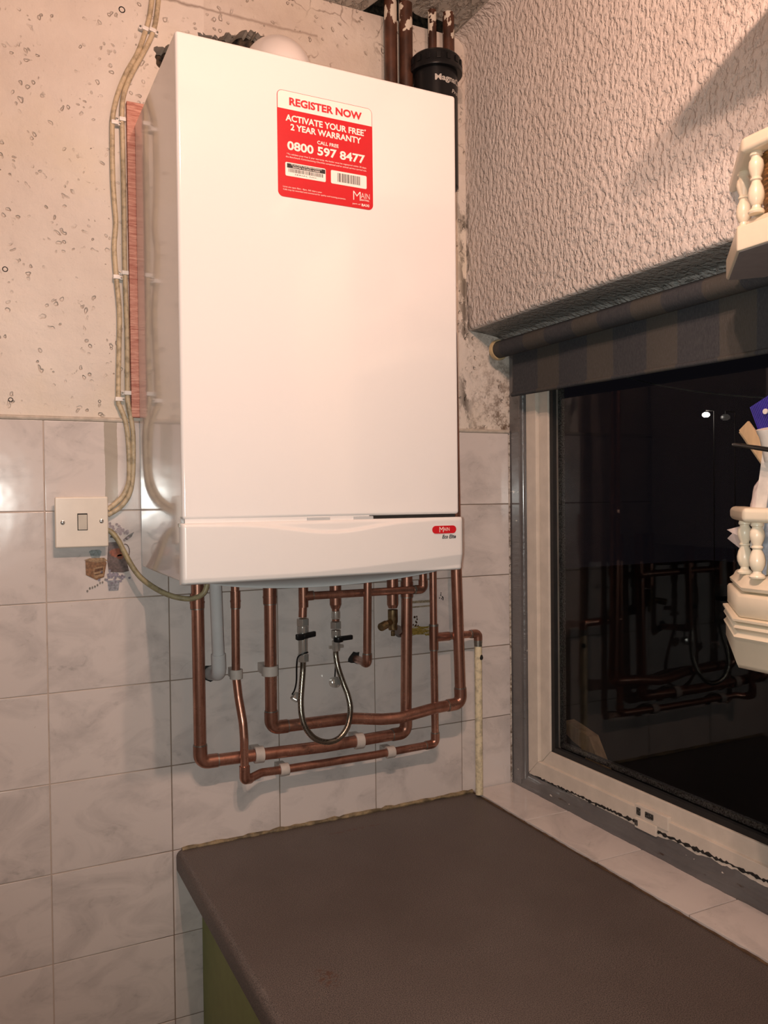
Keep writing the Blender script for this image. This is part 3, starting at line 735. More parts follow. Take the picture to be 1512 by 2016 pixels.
# B: 15 mm gas pipe
yB = -.030
B = poly3([(463, 1180, yB), (464.5, 1330, yB), (469.5, 1373, -.036), (478, 1422, -.050), (480.5, 1455, -.055), (481.5, 1532, -.056)])
B = [upto(B[0])]+B
B2 = poly3([(489, 1534, -.046), (515, 1521, -.036), (548, 1516.5, -.032), (640, 1502, -.032), (734, 1487, -.032), (857, 1464, -.032), (854, 1280, -.032), (852.5, 1150, -.032)])
Bp = B+B2; Bp.append(upto(Bp[-1]))
fb = [0, 0, .03, .06, .08, .06, .007, .012, .03, .05, 0, 0, .011, 0, 0, 0]
pb = pipe('copper_pipe', Bp, .0075, fb, 'thin copper pipe with a double bend at left and the lowest run of all', fittings=(12,), ends=((WY(463.5, 1180, yB), Z, .030),), fl_=.028)
q0 = WY(481.5, 1530, -.056)
mk('elbow_fitting', tube(fillet([q0+Z*.020, q0-Z*.004, B2[0]+(B2[1]-B2[0])*.1], .006, 8), .0092, 24), M['copper2'], pb)
tz = WY(854, 1255, -.032); brx = poly3([(855, 1255, -.032), (941, 1247, -.032), (943, 1262, -.032)])
tee = mk('tee_fitting', J(tube([tz+Z*.024, tz-Z*.024], .0092, 24), tube([tz, tz.lerp(brx[1], .33)], .0092, 24)), M['copper2'], pb)
for v_ in (collar(tz+Z*.025, Z, .004, .0096), collar(tz-Z*.025, Z, .003, .0088), collar(tz.lerp(brx[1], .34), brx[1]-tz, .003, .0088)): mk('solder_ring', v_, M['solder'], tee)
brx[2] = Vector((brx[1].x, brx[1].y, WY(943, 1272, -.032).z))
br = mk('branch_pipe', tube(fillet([tz, brx[1], brx[2]], .010, 8), .0075, 20), M['copper'], pb)
d1 = (tz-brx[1]).normalized()
mk('elbow_fitting', tube(fillet([brx[1]+d1*.016, brx[1], brx[1]-Z*.014], .010, 8), .0090, 24), M['copper2'], br)
for v_ in (collar(brx[1]-Z*.017, Z, .006, .0088), collar(brx[1]+d1*.018, d1, .003, .0086)): mk('solder_ring', v_, M['solder'], br)
# C: wavy 22 mm pipe, continues up to the filter
C_ = poly3([(531.5, 1190, -.042), (534, 1433, -.042), (690, 1414, -.044), (752, 1416, -.054), (789, 1413, -.060), (851, 1395, -.060), (907, 1384, -.060), (898.5, 1130, -.060)])
C_ = [upto(C_[0])]+C_
xf, yf = WY(857, 120, -.070).x, -.070
C_.append(Vector((C_[-1].x-.006, -.060, .95))); C_.append(Vector((xf+.004, -.066, 1.08))); C_.append(Vector((xf, yf, 1.21)))
fc = [0, 0, .016, .10, .10, .10, .10, .016, .05, .05, .05, 0]
pc = pipe('copper_pipe', C_, .011, fc, 'thick copper pipe with a wavy horizontal run, rising at the boiler right end', fittings=(2, 7), ends=((WY(531, 1172, -.042), Z, .030),))
# D: filling loop
yD = -.056
dT = WY(597, 1174, yD)
fl0 = root('filling_loop', dT, 'boiler filling loop with two black handled valves joined by a braided steel hose', 'filling loop')
dV = WY(595.5, 1215, yD)
mk('tee_fitting', J(tube([upto(dT), dT-Z*.020], .0088, 24), tube([dT, WY(615, 1172.5, yD)], .0088, 24)), M['copper2'], fl0)
mk('tail_pipe', tube([dT, dV], .0075, 24), M['copper'], fl0)
cr_ = poly3([(597, 1174, yD), (833, 1160, yD), (835, 1142, yD)]); cr_[2] = Vector((cr_[1].x, yD, zin))
xp = mk('cross_pipe', tube(fillet(cr_, .012, 8), .0075, 24), M['copper'], fl0)
dd_ = (cr_[0]-cr_[1]).normalized()
mk('elbow_fitting', tube(fillet([cr_[1]+dd_*.018, cr_[1], cr_[1]+Z*.018], .012, 8), .0090, 24), M['copper2'], xp)
for v_ in (collar(WY(615, 1172.5, yD), dd_, .0025, .0088), collar(cr_[1]+dd_*.020, dd_, .004, .0088)): mk('solder_ring', v_, M['solder'], xp)
def hexn(c, r, h, flat=0):
    return prism([(c.x+r*math.cos(math.radians(60*k+flat)), c.y+r*math.sin(math.radians(60*k+flat)), c.z-h/2) for k in range(6)], (0, 0, h))
def zat(px, py, y): return WY(px, py, y)
v1x = dV.x
def at1(py, y=yD): p = WY(596, py, y); return Vector((v1x, y, p.z))
va = mk('isolating_valve', J(hexn(at1(1224.5), .0122, .013, 10), lathe(at1(1248), [(.009, 0), (.0105, .003), (.0105, .014), (.008, .016)], seg=20), lathe(at1(1289), [(.0072, 0), (.0085, .002), (.0085, .028), (.007, .031)], seg=24), hexn(at1(1295), .0105, .014, 20)), M['chrome'], fl0, bevel=.0008)
p = at1(1252)
mk('valve_handle', J(lathe(p+Vector((0, -.006, -.004)), [(.009, 0), (.009, .009)], seg=16), obox(p+Vector((.004, -.010, .002)), Vector((1, 0, .12)).normalized(), Vector((0, 1, 0)), Z, .034, .009, .010), obox(p+Vector((-.009, -.009, 0)), Vector((1, 0, 0)), Vector((0, 1, 0)), Z, .014, .012, .011)), M['blackplastic'], va, bevel=.0022)
yE = -.034; v2x = WY(661, 1230, yE).x
def at2(py, y=yE): p = WY(661, py, y); return Vector((v2x, y, p.z))
mk('reducer', J(tube([upto(at2(1160)), at2(1190)], .0112, 24), lathe(at2(1198), [(.0082, 0), (.0112, .008)], seg=24, caps=False), tube([at2(1198), at2(1222)], .0072, 20)), M['copper2'], fl0)
vb = mk('isolating_valve', J(lathe(at2(1219), [(.007, 0), (.0085, .002), (.0085, .014), (.0075, .016)], seg=20), hexn(at2(1230.5), .0112, .013, 5), lathe(at2(1257), [(.008, 0), (.0092, .003), (.0092, .016)], seg=20), lathe(at2(1282), [(.0062, 0), (.0080, .004), (.0080, .020)], seg=20), obox(at2(1273), Vector((1, 0, 0)), Vector((0, 1, 0)), Z, .029, .006, .006)), M['chrome'], fl0, bevel=.0007)
p = at2(1257)
mk('valve_handle', J(lathe(p+Vector((0, -.012, -.005)), [(.0095, 0), (.0095, .010)], seg=16), obox(p+Vector((.015, -.014, .002)), Vector((1, 0, .04)).normalized(), Vector((0, 1, 0)), Z, .026, .008, .009)), M['blackplastic'], vb, bevel=.0022)
hp = poly3([(596.5, 1303, yD), (596, 1320, yD), (594, 1348, -.060), (592, 1380, -.066), (594, 1410, -.072), (602, 1434, -.076), (617, 1452, -.078), (635, 1460, -.078), (653, 1460, -.078), (670, 1451, -.076), (684, 1430, -.072), (689.5, 1398, -.062), (685, 1370, -.054), (675, 1343, -.046), (665, 1313, -.040), (661, 1290, yE), (661, 1278, yE)])
mk('braided_hose', tube(smoothpath(hp, 8), .0052, 20), M['braid'], fl0)
sp_ = poly3([(606, 1284, yD-.009), (598, 1287, yD-.0105), (587, 1293, yD-.006), (584, 1310, yD-.003), (583.5, 1340, -.045), (580, 1358, -.04), (575, 1367, -.035)])
mk('cap_strap', tube(smoothpath(sp_, 6), .0014, 8), M['blackplastic'], fl0)
cpp = WY(583, 1372, -.036)
mk('blanking_cap', J(lathe(cpp, [(.0085, -.008), (.0092, -.006), (.0092, .006), (.004, .008)], Vector((.5, .2, .6)), 6)), M['chrome'], fl0, bevel=.0006)
sp2 = poly3([(661, 1296, -.03), (660, 1318, -.022), (659, 1336, -.020)])
mk('cap_strap', tube(smoothpath(sp2, 5), .0014, 8), M['blackplastic'], fl0)
cpp = WY(659, 1343, -.022)
mk('blanking_cap', J(lathe(cpp, [(.010, -.006), (.0105, -.004), (.0105, .006), (.006, .009)], Vector((.1, -1, .2)), 16)), M['chrome'], fl0, bevel=.0006)
# F: short relief pipe turning into the wall
yF = -.076; Fp = [upto(WY(725, 1160, yF)), WY(722.5, 1306, yF), WY(698, 1296, .01)]
pf = pipe('copper_pipe', Fp, .0075, .009, 'thin copper pipe dropping from the boiler centre and turning back into a broken tile hole', fittings=(1,), fl_=.022)
hw = WY(699, 1296, -.001)
rr = random.Random(2)
tag(mk('broken_tile_hole', (lambda P: prism(P, (0, -.0012, 0)))([(hw.x+(.013+rr.uniform(-.004, .004))*math.cos(2*PI*k/14), .0002, hw.z+(.013+rr.uniform(-.004, .004))*math.sin(2*PI*k/14)) for k in range(14)]), M['dark'], smooth=False, origin=hw), 'ragged dark reddish hole chipped in the tile around the thin pipe end', 'hole')
# G: safety valve
yG = -.030; gx_ = WY(773, 1200, yG).x
def at3(py): return Vector((gx_, yG, WY(773, py, yG).z))
pg_ = root('safety_valve', at3(1200), 'tarnished brass valve with an angled threaded outlet behind the copper pipes', 'valve')
mk('reducer', J(tube([upto(at3(1150)), at3(1190)], .0112, 24), lathe(at3(1197), [(.0085, 0), (.0112, .007)], seg=24, caps=False)), M['copper2'], pg_)
vb_ = mk('valve_body', J(lathe(at3(1240), [(.0085, 0), (.0095, .004), (.0085, .012), (.0098, .016), (.0098, .040)], seg=24)), M['brass'], pg_)
s0, s1 = at3(1222), WY(748, 1236, -.048)
ax = s1-s0; L = ax.length; pr = [(.0065, 0), (.0065, L*.55)]
for k in range(5): pr += [(.0082, L*.55+L*.09*k), (.0072, L*.55+L*.09*(k+.5))]
mk('threaded_outlet', lathe(s0, pr, ax, 20), M['brass'], pg_)
mk('valve_nut', hexn(at3(1247), .0045, .010, 0), M['brass'], vb_, bevel=.0005)
kn = [WY(783, 1240, -.028), WY(785, 1252, .0)]
kk = root('wall_stub', kn[1], 'dark reddish pipe stub going into the tile behind the tall copper pipe', 'pipe')
mk('stub_pipe', tube([kn[0], WY(786, 1246, .004)], .0095, 20), M['ppipe'], kk)
# H: overflow pipe
hE = WY(431, 1322, -.047); hT = WY(424.5, 1160, -.064)
ov = root('overflow_pipe', hE, 'grey white plastic overflow pipe slanting down to an elbow in the tile', 'pipe')
dv_ = (hT-hE).normalized()
mk('pipe_run', tube([hE+dv_*.02, hT+dv_*.03], .0107, 28), M['pvc'], ov)
mk('elbow_fitting', tube(fillet([hE+dv_*.032, hE-dv_*.004, WY(414, 1325, .004)], .014, 10), .0128, 28), M['pvc'], ov)
mk('wall_hole', (lambda P: prism(P, (0, -.0008, 0)))([(WY(414, 1325, 0).x+.016*math.cos(2*PI*k/12)*rr.uniform(.8, 1.1), 0, WY(414, 1325, 0).z+.016*math.sin(2*PI*k/12)*rr.uniform(.8, 1.1)) for k in range(12)]), M['dark'], ov)
# cream pipe in the corner
cp0 = Vector((brx[1].x, -.032, brx[1].z-.020))
cpr = root('cream_pipe', (cp0.x, -.032, .004), 'thin cream painted pipe standing in the corner on the window sill', 'pipe')
mk('pipe_run', tube([(cp0.x, -.032, .0052), cp0-Z*.006], .0078, 20), M['cream'], cpr)
mk('bare_top', tube([cp0-Z*.0065, cp0+Z*.006], .0084, 20), M['solder'], cpr)
mk('paint_chip', lathe(cp0+Vector((.003, -.0052, -.030)), [(.004, -.004), (.005, 0), (.003, .006)], 'z', 10), M['dark'], cpr)
# clips
def clip(px, py, y, r, axis, label, wid=.017):
    c = WY(px, py, y); axis = Vector(axis).normalized()
    rt = root('pipe_clip', (c.x, 0, c.z), label, 'pipe clip', 'white plastic pipe clips on the tiles')
    n_ = 28; V, F = [], []; side = axis.cross(Vector((0, 1, 0))).normalized(); out_ = Vector((0, -1, 0))
    for s in (-wid/2, wid/2):
        for rad in (r+.0002, r+.0042):
            for k in range(n_): a = 2*PI*k/n_; V.append(c+axis*s+side*(rad*math.cos(a))+out_*(rad*math.sin(a)))
    for k in range(n_):
        q = (k+1) % n_
        F += [(k, q, n_+q, n_+k), (2*n_+k, 3*n_+k, 3*n_+q, 2*n_+q), (n_+k, n_+q, 3*n_+q, 3*n_+k), (k, 2*n_+k, 2*n_+q, q)]
    mk('clip_band', (V, F), M['clipwhite'], rt, bevel=.0008)
    dep = abs(c.y)-r-.001
    if dep > .002: mk('clip_base', obox(Vector((c.x, -dep/2, c.z)), axis, Vector((0, 1, 0)), side, wid, dep, r*1.9), M['clipwhite'], rt, bevel=.001)
dA = WY(640, 1469.5, yA)-WY(500, 1487, yA); dB = WY(734, 1487, -.032)-WY(640, 1502, -.032)
clip(465, 1327, yB, .0075, Z, 'small white pipe clip on the thin pipe beside the overflow elbow')
clip(531.5, 1320, -.042, .011, Z, 'white clip on the upright thick pipe left of the braided hose', .018)
clip(509, 1485.5, yA, .011, dA, 'left white clip on the lowest thick horizontal pipe')
clip(706, 1458.5, yA, .011, dA, 'right white clip on the lowest thick horizontal pipe, under the hose')
clip(559, 1515, -.032, .0075, dB, 'left white clip on the lowest thin horizontal pipe')
clip(768, 1480.5, -.032, .0075, dB, 'right white clip on the lowest thin horizontal pipe')

# ------------------------------------------------------------------ pipes and magnetic filter above
for (px, y, r, zb_, lb_) in ((769, -.045, .0125, 1.18, 'left of two brown painted pipes rising behind the boiler to the broken ceiling'), (798.5, -.052, .0135, 1.18, 'right of two brown painted pipes rising behind the boiler to the broken ceiling'), (851, -.055, .0085, 1.46, 'thin paint-flecked pipe above the left of the black filter'), (883, -.060, .0115, 1.46, 'paint-flecked brown pipe above the right of the black filter')):
    x = WY(px, 70, y).x
    tag(mk('painted_pipe', tube([(x, y, zb_), (x, y, ZC+.11)], r, 24), M['ppipe'], origin=(x, y, zb_)), lb_, 'pipe')
ft = WY(857, 88, yf-.046).z; c1 = WY(857, 109, yf-.05).z; c2 = WY(857, 121, yf-.05).z
mf = root('magnetic_filter', (xf, yf, 1.21), 'black cylindrical magnetic filter with a screw collar right of the boiler top', 'filter')
mk('canister', lathe((xf, yf, 1.21), [(.012, 0), (.030, .004), (.043, .02), (.043, c1-1.21)], seg=48), M['blackplastic'], mf)
colr = [(.0432, c2), (.0515, c2+.0005), (.0525, c2+.002), (.0525, c1-.002), (.0505, c1+.001), (.050, ft-.006), (.045, ft-.0005), (.030, ft+.003), (.004, ft+.004)]
mk('screw_collar', J(lathe((xf, yf, 0), colr, seg=48), *[obox(Vector((xf+.051*math.cos(a), yf+.051*math.sin(a), c1+.006)), Vector((-math.sin(a), math.cos(a), 0)), Vector((math.cos(a), math.sin(a), 0)), Z, .008, .003, .012) for a in [2*PI*k/16 for k in range(16)]]), M['blackplastic'], mf, bevel=.0006)
def bend_text(s, u0, u1, z0, h, bold, rad=.0434, shear=0):
    V, F = text_vf(s, bold, shear); base = math.atan2(CAM.y-yf, CAM.x-xf)
    return [Vector((xf+rad*math.cos(base+u0+(u1-u0)*a), yf+rad*math.sin(base+u0+(u1-u0)*a), z0+h*b)) for a, b in V], F
zz = WY(870, 158, yf-.04).z
mk('filter_lettering', J(bend_text('MagnaClean', -.02, 2.0, zz-.004, .0155, .03), bend_text('Professional', .80, 2.3, zz-.020, .008, .02, shear=.2)), M['filtertext'], mf, smooth=False)

# ------------------------------------------------------------------ cables, switch
yc = -.004
c1p = [(300, -14), (299, 0), (294, 34), (285, 66), (270, 106), (249, 143), (232, 185), (222, 230), (221, 278), (222, 344), (225, 397), (228, 437), (225, 480), (226, 510), (229, 546), (235, 615), (234, 700), (233, 786), (237, 802), (247, 830), (252, 865), (254.5, 923), (252, 954), (238, 981), (212, 1003)]
c2p = [(313, -14), (312, 0), (307, 40), (298, 72), (278, 111), (259, 146), (244, 185), (240, 225), (241, 265), (243, 350), (244.5, 437), (246, 536), (250, 655), (251, 774), (253, 800), (260, 836), (262.5, 870), (261.5, 936), (254, 974), (236, 999), (212, 1014)]
for nm, pts, lb_ in (('power_cable', c1p, 'left of two old cream cables clipped down the wall to the switch'), ('power_cable', c2p, 'right of two old cream cables running beside the pink batten to the switch')):
    P = [WY(a, b, yc if b < 940 else yc-.006) for a, b in pts]
    tag(mk(nm, tube(smoothpath(P, 6), .0042, 14), M['cable'], origin=P[-1]), lb_, 'cable')
for i, (px, py, sd, lb_) in enumerate([(285.5, 58, -1, 'topmost cable clip, on the left cable near the ceiling'), (299.5, 61, 1, 'topmost cable clip, on the right cable near the ceiling'), (225.5, 242, 1, 'cable clip on the left cable level with the top of the batten'), (240.5, 236, -1, 'cable clip on the right cable level with the top of the batten'), (229, 546, 1, 'cable clip on the left cable halfway down'), (246, 538, -1, 'cable clip on the right cable halfway down'), (233, 786, 1, 'lowest clip on the left cable just above the tiles'), (251, 774, -1, 'lowest clip on the right cable just above the tiles')]):
    c = WY(px, py, yc); tilt = -.25 if i in (0, 1) else .0
    ax_ = Vector((1, 0, tilt)).normalized(); az = Vector((0, 1, 0)).cross(ax_)*-1
    rt = root('cable_clip', c, lb_, 'cable clip', 'white plastic cable clips on the wall')
    mk('clip_body', J(obox(c+Vector((0, -.001, 0)), ax_, Vector((0, 1, 0)), az, .0115, .0095, .0072), obox(c+ax_*(sd*.0078)+Vector((0, .0005, 0)), ax_, Vector((0, 1, 0)), az, .006, .0055, .0072)), M['clipcab'], rt, bevel=.0012)
    mk('nail_head', lathe(c+ax_*(sd*.0085)+Vector((0, -.0035, 0)), [(.0014, 0), (.0017, .001), (.001, .0018)], (0, -1, 0), 12), M['solder'], rt)
# switch
ysw = -.024; s0 = WY(107, 980, ysw); s1 = WY(215, 1078, ysw)
sx0 = (WY(107, 980, ysw).x+WY(109, 1078, ysw).x)/2; sx1 = (WY(212, 978, ysw).x+WY(215, 1076, ysw).x)/2
sz1 = WY(160, 978, ysw).z; sz0 = WY(160, 1078, ysw).z
sw_ = root('wall_switch', ((sx0+sx1)/2, 0, sz0), 'square aged white single wall switch on the tiles left of the boiler', 'switch')
mk('back_box', box((sx0+.003, -.018, sz0+.003), (sx1-.003, 0, sz1-.003)), M['switch'], sw_, bevel=.002)
mk('face_plate', box((sx0, ysw, sz0), (sx1, -.0175, sz1)), M['switch'], sw_, bevel=.003, bseg=4)
rx0, rx1, rz1, rz0 = WY(153.5, 1020, ysw).x, WY(171, 1020, ysw).x, WY(162, 1012, ysw).z, WY(162, 1043, ysw).z
mk('rocker_surround', box((rx0-.001, ysw-.0003, rz0-.001), (rx1+.001, ysw+.002, rz1+.001)), M['dark'], sw_)
mk('rocker', prism([(rx0, ysw-.0005, rz0), (rx0, ysw-.0015, rz0), (rx0, ysw-.0035, rz1-.001), (rx0, ysw-.0005, rz1-.001)], (rx1-rx0, 0, 0)), M['rocker'], sw_, bevel=.0004)
for px, py in ((123.5, 1029), (200, 1026)):
    c = WY(px, py, ysw)
    s_ = mk('screw', lathe(c, [(.0037, 0), (.0035, .0008), (.0015, .0016)], (0, -1, 0), 20), M['chrome'], sw_)
    mk('screw_slot', obox(c+Vector((0, -.0016, 0)), Vector((.7, 0, .7)).normalized(), Vector((0, 1, 0)), Vector((-.7, 0, .7)).normalized(), .005, .0004, .0007), M['dark'], s_)
fx_ = [WY(a, b, y) for a, b, y in ((208, 1043, -.012), (220, 1048, -.014), (234, 1066, -.018), (245, 1088, -.024), (262, 1118, -.032), (280, 1140, -.04), (310, 1161, -.055), (340, 1174, -.068), (370, 1179, -.078), (390, 1175, -.086), (402, 1166, -.090), (408, 1150, -.09))]
tag(mk('flex_cable', tube(smoothpath(fx_, 6), .0045, 16), M['flex'], origin=fx_[0]), 'olive grey flex sagging from the switch to under the boiler', 'cable')
for px, py, r, lb_ in ((10, 530, .004, 'dark screw hole at the far left edge of the plaster'), (21, 787, .0035, 'dark screw hole low at the far left just above the tiles'), (240, 19, .005, 'large chipped screw hole near the ceiling left of the cables'), (196, 790, .0022, 'tiny screw hole just left of the cables above the tiles')):
    c = WY(px, py, YP); tag(mk('screw_hole', lathe(c+Vector((0, .001, 0)), [(r*1.25, 0), (r*1.1, .0014), (r*.8, .0012), (r*.7, .0006), (r*.3, .0005)], (0, -1, 0), 14), M['dark'], origin=c), lb_, 'screw hole')

# ------------------------------------------------------------------ printed motifs on the tiles
def blob(px, py, rx, ry, seed, y=-.0009, n=18, amp=.15):
    rr = random.Random(seed); c = WY(px, py, y); s = 1/1130
    P = [(c.x+rx*s*(1+rr.uniform(-amp, amp))*math.cos(2*PI*k/n), y, c.z+ry*s*(1+rr.uniform(-amp, amp))*math.sin(2*PI*k/n)) for k in range(n)]
    return prism(P, (0, -.0002, 0))
def ppoly(l, y=-.0009): return prism([WY(a, b, y) for a, b in l], (0, -.0002, 0))
ink = lambda n_, c: plain('print_'+n_, c, .25, var=.25, nscale=260)
mo = root('printed_tile_motif', WY(215, 1100, 0), 'faded printed motif of a grinder, jug and flowers on the tile beside the switch', 'tile print')
mk('grinder_print', J(ppoly([(168, 1104), (206, 1102), (210, 1108), (205, 1136), (190, 1142), (169, 1132)]), ), ink('brown', (.30, .15, .07)), mo, smooth=False)
mk('grinder_top_print', J(ppoly([(165, 1103), (176, 1099), (205, 1098), (212, 1104), (190, 1108)], -.0012), ppoly([(184, 1118), (204, 1114), (204, 1134), (185, 1139)], -.0012)), ink('tan', (.42, .27, .15)), mo, smooth=False)
mk('bowl_print', ppoly([(175, 1086), (180, 1083), (196, 1082), (200, 1086), (196, 1100), (182, 1102)]), ink('grey_blue', (.30, .34, .34)), mo, smooth=False)
mk('jug_print', J(ppoly([(213, 1068), (240, 1066), (248, 1098), (254, 1124), (243, 1127), (214, 1126), (211, 1104)])), ink('jug', (.17, .12, .11)), mo, smooth=False)
mk('red_flower_print', J(blob(229, 1088, 12, 9, 4, -.0013), blob(236, 1096, 6, 5, 5, -.0013)), ink('red', (.34, .10, .05)), mo, smooth=False)
rr = random.Random(9)
mk('flower_print', J(*[blob(238+rr.gauss(0, 11), 1045+rr.gauss(0, 9), 2.6, 2.6, k, -.0015+.00001*k) for k in range(34)]), ink('mauve', (.36, .29, .31)), mo, smooth=False)
mk('flower_print', J(*[blob(224+rr.gauss(0, 12), 1134+rr.gauss(0, 4.5), 2.5, 2.3, 50+k, -.0015+.00001*k) for k in range(34)]), ink('lilac', (.34, .31, .38)), mo, smooth=False)
hr = [WY(246+9*math.cos(a), 1086+15*math.sin(a), -.0012) for a in [math.radians(-100+20*k) for k in range(11)]]
mk('jug_handle_print', tube(hr, .0008, 6), ink('handle', (.20, .13, .12)), mo, smooth=False)
mk('leaf_print', J(ppoly([(243, 1062), (252, 1054), (264, 1047), (259, 1057), (250, 1063)], -.0013), ppoly([(216, 1058), (222, 1050), (226, 1060)], -.0013)), ink('leaf', (.12, .09, .08)), mo, smooth=False)
mk('drawer_print', J(ppoly([(186, 1121), (203, 1117), (203, 1122), (186, 1127)], -.0014), ppoly([(186, 1131), (203, 1127), (203, 1129), (186, 1133)], -.0014)), ink('drawer', (.16, .07, .03)), mo, smooth=False)
mk('mug_print', ppoly([(211, 1143), (236, 1142), (233, 1162), (214, 1163)]), ink('pale_blue', (.38, .39, .44)), mo, smooth=False)
mk('sprig_print', J(*[blob(172+5*k, 1163-3*k+rr.uniform(-2, 2), 1.6, 2.4, 90+k) for k in range(8)]), ink('sprig', (.30, .28, .25)), mo, smooth=False)
m2 = root('printed_tile_motif', WY(830, 1225, 0), 'yellow brown printed motif of straw and shelves on the tile between the copper pipes', 'tile print')
rr = random.Random(12)
def strand(px, py, seed, y):
    rr2 = random.Random(seed); a = rr2.uniform(-.5, .5); L = rr2.uniform(5, 11)
    q = [(px-L*math.cos(a), py-L*math.sin(a)*.6), (px+L*math.cos(a), py+L*math.sin(a)*.6)]
    return prism([WY(q[0][0], q[0][1]-.8, y), WY(q[1][0], q[1][1]-.8, y), WY(q[1][0], q[1][1]+.8, y), WY(q[0][0], q[0][1]+.8, y)], (0, -.0001, 0))
mk('straw_print', J(*[strand(rr.uniform(812, 846), rr.uniform(1234, 1249), k, -.0010-.00001*k) for k in range(60)]), ink('straw', (.36, .25, .06)), m2, smooth=False)
mk('shelf_print', J(ppoly([(812, 1183), (846, 1181), (846, 1186), (812, 1188)]), ppoly([(812, 1194), (846, 1191), (846, 1194), (812, 1197)])), ink('shelf', (.40, .32, .22)), m2, smooth=False)
mk('dark_sprig_print', J(*[blob(812+rr.uniform(0, 12), 1215+rr.uniform(-6, 18), 1.8, 2.6, 200+k) for k in range(10)]), ink('dark', (.10, .05, .03)), m2, smooth=False)
mk('dark_sprig_print', J(*[blob(869+rr.uniform(-4, 4), 1174+rr.uniform(-8, 8), 1.2, 1.6, 230+k) for k in range(10)]), M['dark'], m2, smooth=False)

# ------------------------------------------------------------------ gallery shelf unit hung at the window's right
YE = WEND-.0; 
def outline(off=0.0, dx=0.0):
    """chamfered plan outline, off grows it outward"""
    return [(-.0, -.664+off*1.3), (-.100-off, -.768+off*.5), (-.100-off, YE), (0, YE)]
def slab(off, z0, z1): return prism([(x, y, z0) for x, y in outline(off)], (0, 0, z1-z0))
def mould(profile, lift=0):
    """profile list of (off, z) bottom to top"""
    V, F = [], []
    for o, z in profile: V += [Vector((x, y, z+(lift*max(0, .43-z)/.045 if (k in (0, 3) and z < .43) else 0))) for k, (x, y) in enumerate(outline(o))]
    n_ = len(profile)
    for i in range(n_-1):
        for k in range(4): F.append((4*i+k, 4*i+(k+1) % 4, 4*i+4+(k+1) % 4, 4*i+4+k))
    F += [(3, 2, 1, 0), tuple(range(4*n_-4, 4*n_))]
    return V, F
su = root('gallery_shelf_unit', (-.05, -.9, .385), 'cream painted wall shelf unit with turned spindle galleries at the right edge', 'shelf unit')
mk('wall_cabinet', box((-.104, -1.40, .405), (-.001, YE-.001, 1.276)), M['shelf'], su, bevel=.003)
mk('unseen_top_board', prism([(-.001, -.82, 1.275), (-.30, -.82, 1.275), (-.30, YE-.002, 1.275), (-.001, YE-.002, 1.275)], (0, 0, .022)), M['shelf'], su, bevel=.003)  # board added out of view to cast shade on the upper right wall
sh_ = mk('lower_shelf', mould([(-.012, .506), (-.006, .508), (-.005, .512), (-.010, .516), (-.013, .522), (-.016, .524)]), M['shelf'], su, angle=50)
mk('shelf_band', mould([(-.004, .476), (-.002, .478), (-.002, .500), (-.004, .503), (-.012, .5055)]), M['shelf'], su, angle=50)
pr = [(-.010, .412), (-.002, .414), (0, .419), (0, .446), (.002, .449), (.003, .452), (.0, .455), (-.001, .458), (.001, .461), (.003, .463), (.002, .466), (-.001, .468), (.001, .470), (.004, .4715), (.004, .474), (-.002, .4755)]
mk('cornice', mould(pr, .05), M['shelf'], su, angle=60)
cb = [WX(1494, 1322, -.06), WX(1530, 1330, -.06), WX(1530, 1400, -.06)]
mk('corbel', prism([(-.004, cb[0].y, .4125), (-.004, YE, .4125), (-.004, YE, .25)], (-.05, 0, 0)), M['shelf'], su, bevel=.002)
def rail(z0, z1):
    a = [(0, -.671), (-.102, -.778), (-.104, YE)]; b = [(-.0, -.703), (-.076, -.788), (-.078, YE)]
    P = [(x, y, z0) for x, y in (a[0], a[1], a[2])]+[(x, y, z0) for x, y in (b[2], b[1], b[0])]
    return prism(P, (0, 0, z1-z0))
mk('gallery_rail', rail(.592, .610), M['shelf'], su, bevel=.006, bseg=4)
mk('upper_shelf', prism([(x, y, .9215) for x, y in [(.034, -.70), (0, -.666)]+outline(-.001)[1:3]+[(.034, YE)]], (0, 0, .0295)), M['shelf'], su, bevel=.003)
mk('underside_shade', prism([(x, y, .9205) for x, y in [(.032, -.703), (0, -.671)]+outline(-.004)[1:3]+[(.032, YE)]], (0, 0, .0011)), M['under'], su)  # thin dark sheet painting the shade under the cream shelf
mk('shelf_plinth', mould([(-.014, .9515), (-.012, .953), (-.012, .957), (-.016, .961), (-.019, .962)]), M['shelf'], su, angle=50)
mk('gallery_rail', rail(1.036, 1.055), M['shelf'], su, bevel=.006, bseg=4)
def spindle(x, y, z0, z1):
    h = z1-z0; P = [(.0085, 0), (.0095, .03), (.0085, .06), (.0055, .09), (.0050, .13), (.0068, .16), (.0090, .24), (.0094, .32), (.0080, .42), (.0055, .50), (.0052, .52), (.0068, .54), (.0068, .56), (.0054, .58), (.0056, .60), (.0078, .68), (.0088, .76), (.0080, .84), (.0058, .89), (.0058, .91), (.0074, .93), (.0074, .96), (.0062, 1)]
    return lathe((x, y, z0), [(r, t*h) for r, t in P], seg=24)
for z0, z1 in ((.5245, .593), (.9625, 1.037)):
    for (x, y) in ((-.086, -.788), (-.048, -.738), (-.088, -.868), (-.088, -.948)):
        mk('spindle', spindle(x-.002, y, z0, z1), M['shelf'], su)

